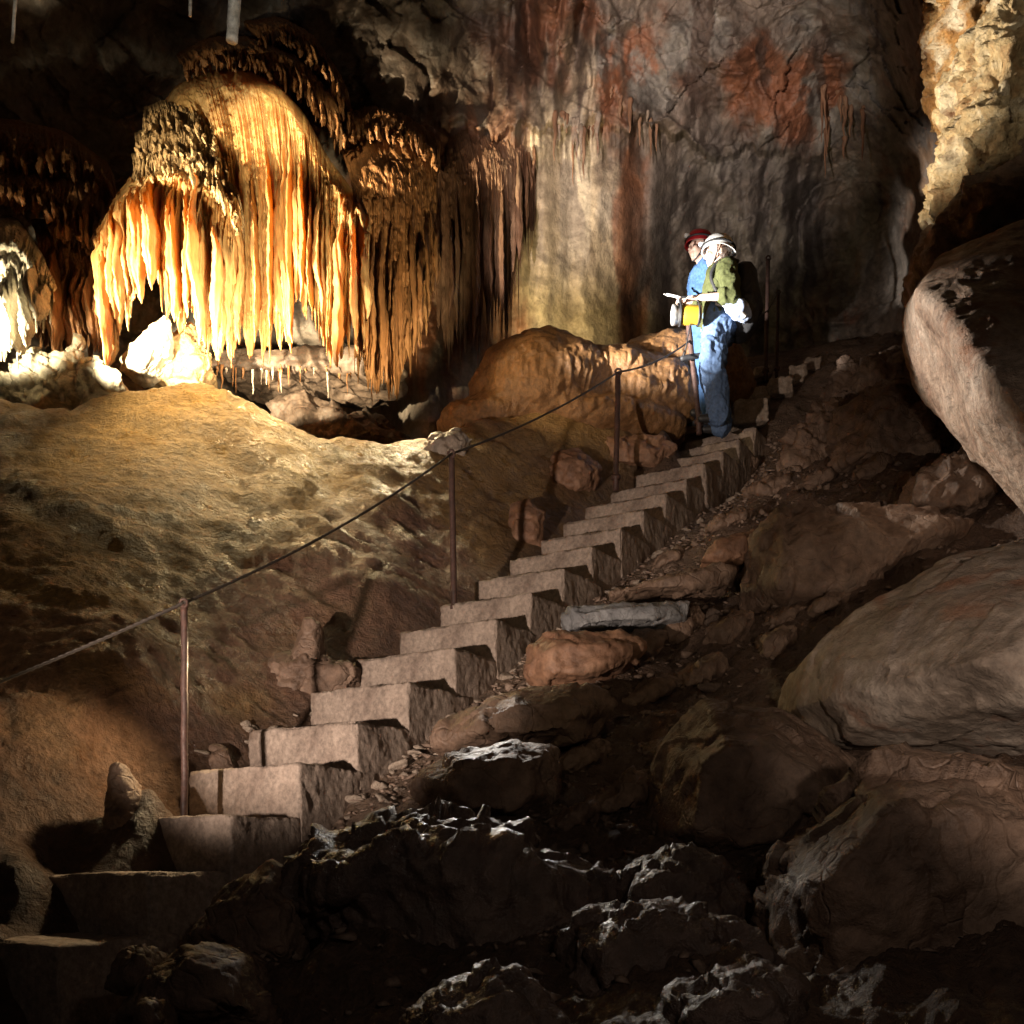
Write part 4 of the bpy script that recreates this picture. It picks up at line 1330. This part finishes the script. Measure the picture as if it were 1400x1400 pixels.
# pointer
pc = farWr + Vector((-.1, -.01, .02))
o = thing('pointer_pen', 'white pen held out by person in the white helmet', 'pen', tuple(pc))
pl = np.array([tuple(pc + Vector((-.13, -.01, .035))), tuple(pc + Vector((-.05, -.01, .02))), tuple(pc + Vector((.05, .0, -.005))), tuple(pc + Vector((.11, 0, -.025)))])
obj('barrel', mesh_from('barrel', *tube(pl, [.010, .012, .012, .010], 12)), M['white'], o)
obj('tip', mesh_from('tip', *tube(np.array([pl[0] + (pl[0] - pl[1]) * .3, pl[0]]), [.004, .0095], 10)), M['chrome'], o)

# lantern: yellow body along x, pale lens in front, black bail handle on top
lc = nearWr + Vector((-.10, -.005, -.155))
ln = thing('lantern', 'big yellow hand lantern with pale round lens carried at waist height', 'lantern', tuple(lc))


def lathe_x(prof, n=32):
    th = np.linspace(0, 2 * np.pi, n, endpoint=False)
    v = np.array([[tuple(lc + Vector((x, r * math.cos(t), r * math.sin(t)))) for t in th] for x, r in prof]).reshape(-1, 3)
    return v, grid_faces(len(prof), n, True)


obj('body', mesh_from('body', *lathe_x([(.125, .0), (.125, .07), (.118, .078), (.1, .08), (.0, .083), (-.045, .083), (-.05, .078)])), M['yellow'], ln)
hd = obj('lens_housing', mesh_from('lens_housing', *lathe_x([(-.05, .078), (-.055, .082), (-.07, .076), (-.075, .084), (-.09, .078), (-.095, .086), (-.12, .086), (-.13, .082), (-.128, .072)])), M['chrome'], ln)
obj('lens', mesh_from('lens', *lathe_x([(-.126, .074), (-.135, .05), (-.138, .03), (-.139, .0)])), M['lens'], hd)
for xx in (-.06, .1):
    obj('ring', mesh_from('ring', *tube(np.array([tuple(lc + Vector((xx, .088 * math.cos(t), .088 * math.sin(t)))) for t in np.linspace(0, 2 * np.pi, 33)]), .009, 8)), M['black'], ln)
pl = curve(np.array([tuple(lc + Vector(p)) for p in ((-.06, 0, .08), (-.065, 0, .13), (-.04, 0, .155), (.05, 0, .155), (.1, 0, .14), (.105, 0, .08))]), 30)
obj('handle', mesh_from('handle', *tube(pl, .011, 10)), M['black'], ln)
# battery pack hanging from the post by a lead
bt = thing('battery_pack', 'small dark battery pack hanging on the leaning post', 'battery', tuple(P(943, 487, 9.86)))
bm = bmesh.new(); c = Vector(P(945, 488, 9.86)); capsule(bm, c + Vector((-.075, 0, -.012)), c + Vector((.075, 0, .012)), .026, .026, 16)
obj('case', remesh(bm, .006, 1), M['black'], bt)
pl = curve(np.array([tuple(lc + Vector((.03, -.02, -.085))), tuple(P(938, 475, 9.82)), tuple(P(934, 487, 9.84)), tuple(c + Vector((-.07, -.01, 0)))]), 24)
obj('lead', mesh_from('lead', *tube(pl, .006, 8)), M['black'], bt)

# person B: red helmet, blue overall, just behind
B0 = np.array([(960 - CX) / F * 10.3, 10.3, 0.0]); B0[2] = step_corner(18)[2]
def b(x, y, z): return Vector((B0[0] + x, B0[1] + y, B0[2] + z * .955))
pb = thing('person', 'person in red helmet and bright blue overall standing behind the other', 'person', tuple(B0))
hB = b(-.03, -.02, 1.675)
yaw = .45


def bodyB(bm):
    head_parts(bm, hB, yaw)
    chain(bm, [b(.02, 0, 1.44), b(.0, -.01, 1.56), hB], [.06, .056, .058])
    chain(bm, [b(.03, 0, 1.38), b(.03, 0, 1.15), b(.03, 0, .95)], [.13, .125, .13])
    for s in (-1, 1):
        chain(bm, [b(.03, s * .2, 1.4), b(.09, s * .25, 1.12), b(.0, s * .2, .9)], [.05, .04, .028])
        hand(bm, b(.0, s * .2, .9), (-.5, 0, -1), (-1, 0, .3), curl=.5, thumb_sign=s)
        chain(bm, [b(.03, s * .1, .94), b(.01, s * .11, .5), b(.04, s * .11, .09)], [.09, .062, .046])


obj('body', build(bodyB, .006, 2), M['skin'], pb)
RB = Matrix.Rotation(yaw, 3, 'Z')
TB = lambda x, y, z: hB + RB @ Vector((x, y, z))
eyes(pb, TB)
helmet(pb, TB, M['red'])


def ovB(bm):
    chain(bm, [b(.02, 0, 1.5), b(.03, 0, 1.38)], [.07, .11])
    capsule(bm, b(.03, -.14, 1.4), b(.03, .14, 1.4), .105, .105, 20)
    for y in (-.075, .0, .075):
        chain(bm, [b(.03, y, 1.38), b(.03, y, 1.15), b(.03, y, .92)], [.145, .135, .145], 18)
    for s in (-1, 1):
        chain(bm, [b(.03, s * .2, 1.4), b(.09, s * .25, 1.12), b(.02, s * .21, .95)], [.088, .07, .055], 18)
        chain(bm, [b(.03, s * .09, .94), b(.01, s * .11, .5), b(.04, s * .11, .09)], [.13, .095, .085], 18)


obj('overall', build(ovB, .009, 2, .02, 7, 11), M['blue'], pb)
for s in (-1, 1):
    def boot(bm, s=s):
        capsule(bm, b(.05, s * .11, .1), b(.05, s * .11, .05), .055, .05, 16)
        capsule(bm, b(.06, s * .11, .045), b(-.1, s * .11, .038), .046, .036, 16)
    obj('boot', build(boot, .009, 2), M['boot'], pb)

# ------------------------------------------------------------------ lamps of the cave, and added fill lights without a fixture
def spot(name, loc, target, power, col, size, blend=.6, rad=.05):
    l = bpy.data.lights.new(name, 'SPOT')
    l.energy = power; l.color = col; l.spot_size = math.radians(size); l.spot_blend = blend; l.shadow_soft_size = rad
    o = bpy.data.objects.new(name, l)
    o.location = Vector(loc)
    o.rotation_euler = (Vector(target) - Vector(loc)).to_track_quat('-Z', 'Y').to_euler()
    return link(o)


def point(name, loc, power, col, rad=.06):
    l = bpy.data.lights.new(name, 'POINT')
    l.energy = power; l.color = col; l.shadow_soft_size = rad
    o = bpy.data.objects.new(name, l); o.location = Vector(loc)
    return link(o)


WARM = (1, .74, .42); HOT = (1, .83, .52); WHITE = (1, .95, .88); PINK = (1, .8, .66)
GOLD = (1, .8, .45)
spot('curtain_lamp', (-3.5, 6.9, 3.3), (-2.5, 9.63, 5.05), 6000, HOT, 38, .4)
spot('curtain_front_fill', P(345, 505, 8.3), P(310, 390, 9.6), 560, HOT, 72, .8)  # added frontal fill to brighten the folds, not a cave lamp
spot('curtain_floor_lamp', P(300, 515, 8.75), P(335, 420, 9.65), 260, HOT, 74, .9)
spot('fluted_fill', P(585, 560, 9.1), P(530, 450, 9.9), 280, GOLD, 54, .9)  # added fill for the brown fluted curtain, no fixture here
spot('alcove_fill', P(560, 540, 9.2), P(560, 660, 8.6), 50, GOLD, 125, .9)  # added to light the ridge rim that the curtain lamps miss
spot('rim_fill', P(420, 450, 8.95), P(420, 590, 8.72), 130, (1, .72, .35), 84, 1)  # added light, unseen in mid-air, to brighten the ridge rim
spot('glow_fill', P(330, 450, 10.3), P(335, 430, 9.0), 120, (1, .7, .3), 100, .8)  # added behind the drapes to make the calcite glow amber
spot('mound_fill', P(560, 420, 8.6), P(800, 545, 10), 85, WARM, 46, 1)  # added soft fill for the mound, no real source there
spot('ridge_lamp', P(260, 330, 8.0), P(270, 590, 8.2), 320, (1, .78, .42), 84, 1)
spot('crest_fill', P(330, -40, 8.4), P(400, 190, 9.9), 190, GOLD, 46, 1)  # added from above to brighten the crest band
spot('shelf_fill', P(90, 150, 8.4), P(235, 190, 9.6), 150, HOT, 50, .9)  # added to reach the shelf tops that the lower lamps leave dark
spot('cluster_lamp', P(-40, 470, 7.9), P(10, 440, 8.7), 600, HOT, 50, .8)
spot('stair_lamp', (-2.3, 1.6, .05), (-.4, 6.6, 1.6), 1250, PINK, 32, .7)
spot('slope_lamp', P(340, 890, 5.2), P(60, 1100, 4.7), 60, WARM, 100, .8)
spot('caver_lamp', P(520, 490, 8.3), (1.72, 9.9, 5.0), 4200, WHITE, 26, .9)
spot('cliff_lamp', P(520, 490, 8.3), (3.5, 7.5, 5.8), 2000, (1, .84, .6), 28, .7)
spot('cliff_back_fill', P(600, 440, 9.9), (3.6, 8.3, 6.0), 650, (1, .84, .6), 21, .8)  # added second spot to lift the dark left edge of the cliff
spot('cliff_front_fill', (1.3, 4.2, 4.4), P(1390, 120, 7.5), 90, (1, .84, .6), 28, .9)  # added fill for the dark right side of the cliff
spot('flank_lamp', (-1.0, 7.6, 3.9), P(1310, 540, 6.3), 1200, (1, .88, .76), 26, .7)
spot('wall_lamp', P(768, 492, 11.35), P(775, 380, 12), 70, (1, .76, .36), 120, .9)
spot('panel_fill', (-.6, 8.7, 4.3), P(785, 300, 12), 560, PINK, 24, 1)  # added narrow spot to brighten the pale wall panel
spot('high_wall_lamp', (-1.0, 3.0, 3.2), P(910, 105, 12), 4100, (1, .8, .67), 26, 1)
spot('tube_fill', P(300, 80, 6.0), P(319, 20, 7.4), 45, WHITE, 13, .6)  # added spot to pick out the thick tube stalactite
spot('straw_fill', P(8, 90, 6.2), P(21, 10, 7.5), 30, WHITE, 11, .6)  # added to brighten the thin straw at the top left
spot('straw_fill', P(252, 60, 6.3), P(260, -5, 7.6), 25, WHITE, 9, .6)  # added to brighten the short straw above the curtains
spot('boulder_lamp', (1.0, .8, .35), P(1400, 905, 4.6), 260, PINK, 40, 1)
spot('rim_lamp', (-.2, 5.6, 1.3), P(740, 1310, 3.1), 55, WHITE, 46, .9)
spot('right_fill', (-.6, 1.2, 1.5), P(900, 830, 6.5), 48, WARM, 44, 1)  # added weak fill over the right slope, not a cave lamp
spot('camera_fill', (.7, .2, .9), P(950, 1120, 4), 26, PINK, 80, 1)  # added wide low fill beside the camera, not a cave lamp
spot('left_fill', (-1.2, 1.4, 1.3), P(100, 870, 5.6), 70, WARM, 34, 1)  # added weak fill for the left floor, no fixture there

# ------------------------------------------------------------------ world, camera
w = bpy.data.worlds.new('World'); SC.world = w
w.use_nodes = True
bg = w.node_tree.nodes['Background']
bg.inputs['Color'].default_value = (.9, .7, .55, 1)
bg.inputs['Strength'].default_value = .01

cam = bpy.data.cameras.new('camera')
cam.sensor_width = 36; cam.lens = F / 1400 * 36
cam.shift_y = (HY - 700) / 1400
cam.clip_start = .05; cam.clip_end = 200
co = bpy.data.objects.new('camera', cam)
co.rotation_euler = (math.pi / 2, 0, 0)
link(co)
SC.camera = co

SC.view_settings.view_transform = 'Standard'
SC.view_settings.look = 'None'
SC.view_settings.exposure = 0
SC.view_settings.gamma = 1
SC.view_settings.use_curve_mapping = False
SC.render.engine = 'CYCLES'
SC.cycles.use_denoising = True
SC.cycles.max_bounces = 6
SC.cycles.diffuse_bounces = 3
SC.cycles.glossy_bounces = 3
SC.cycles.sample_clamp_indirect = 4
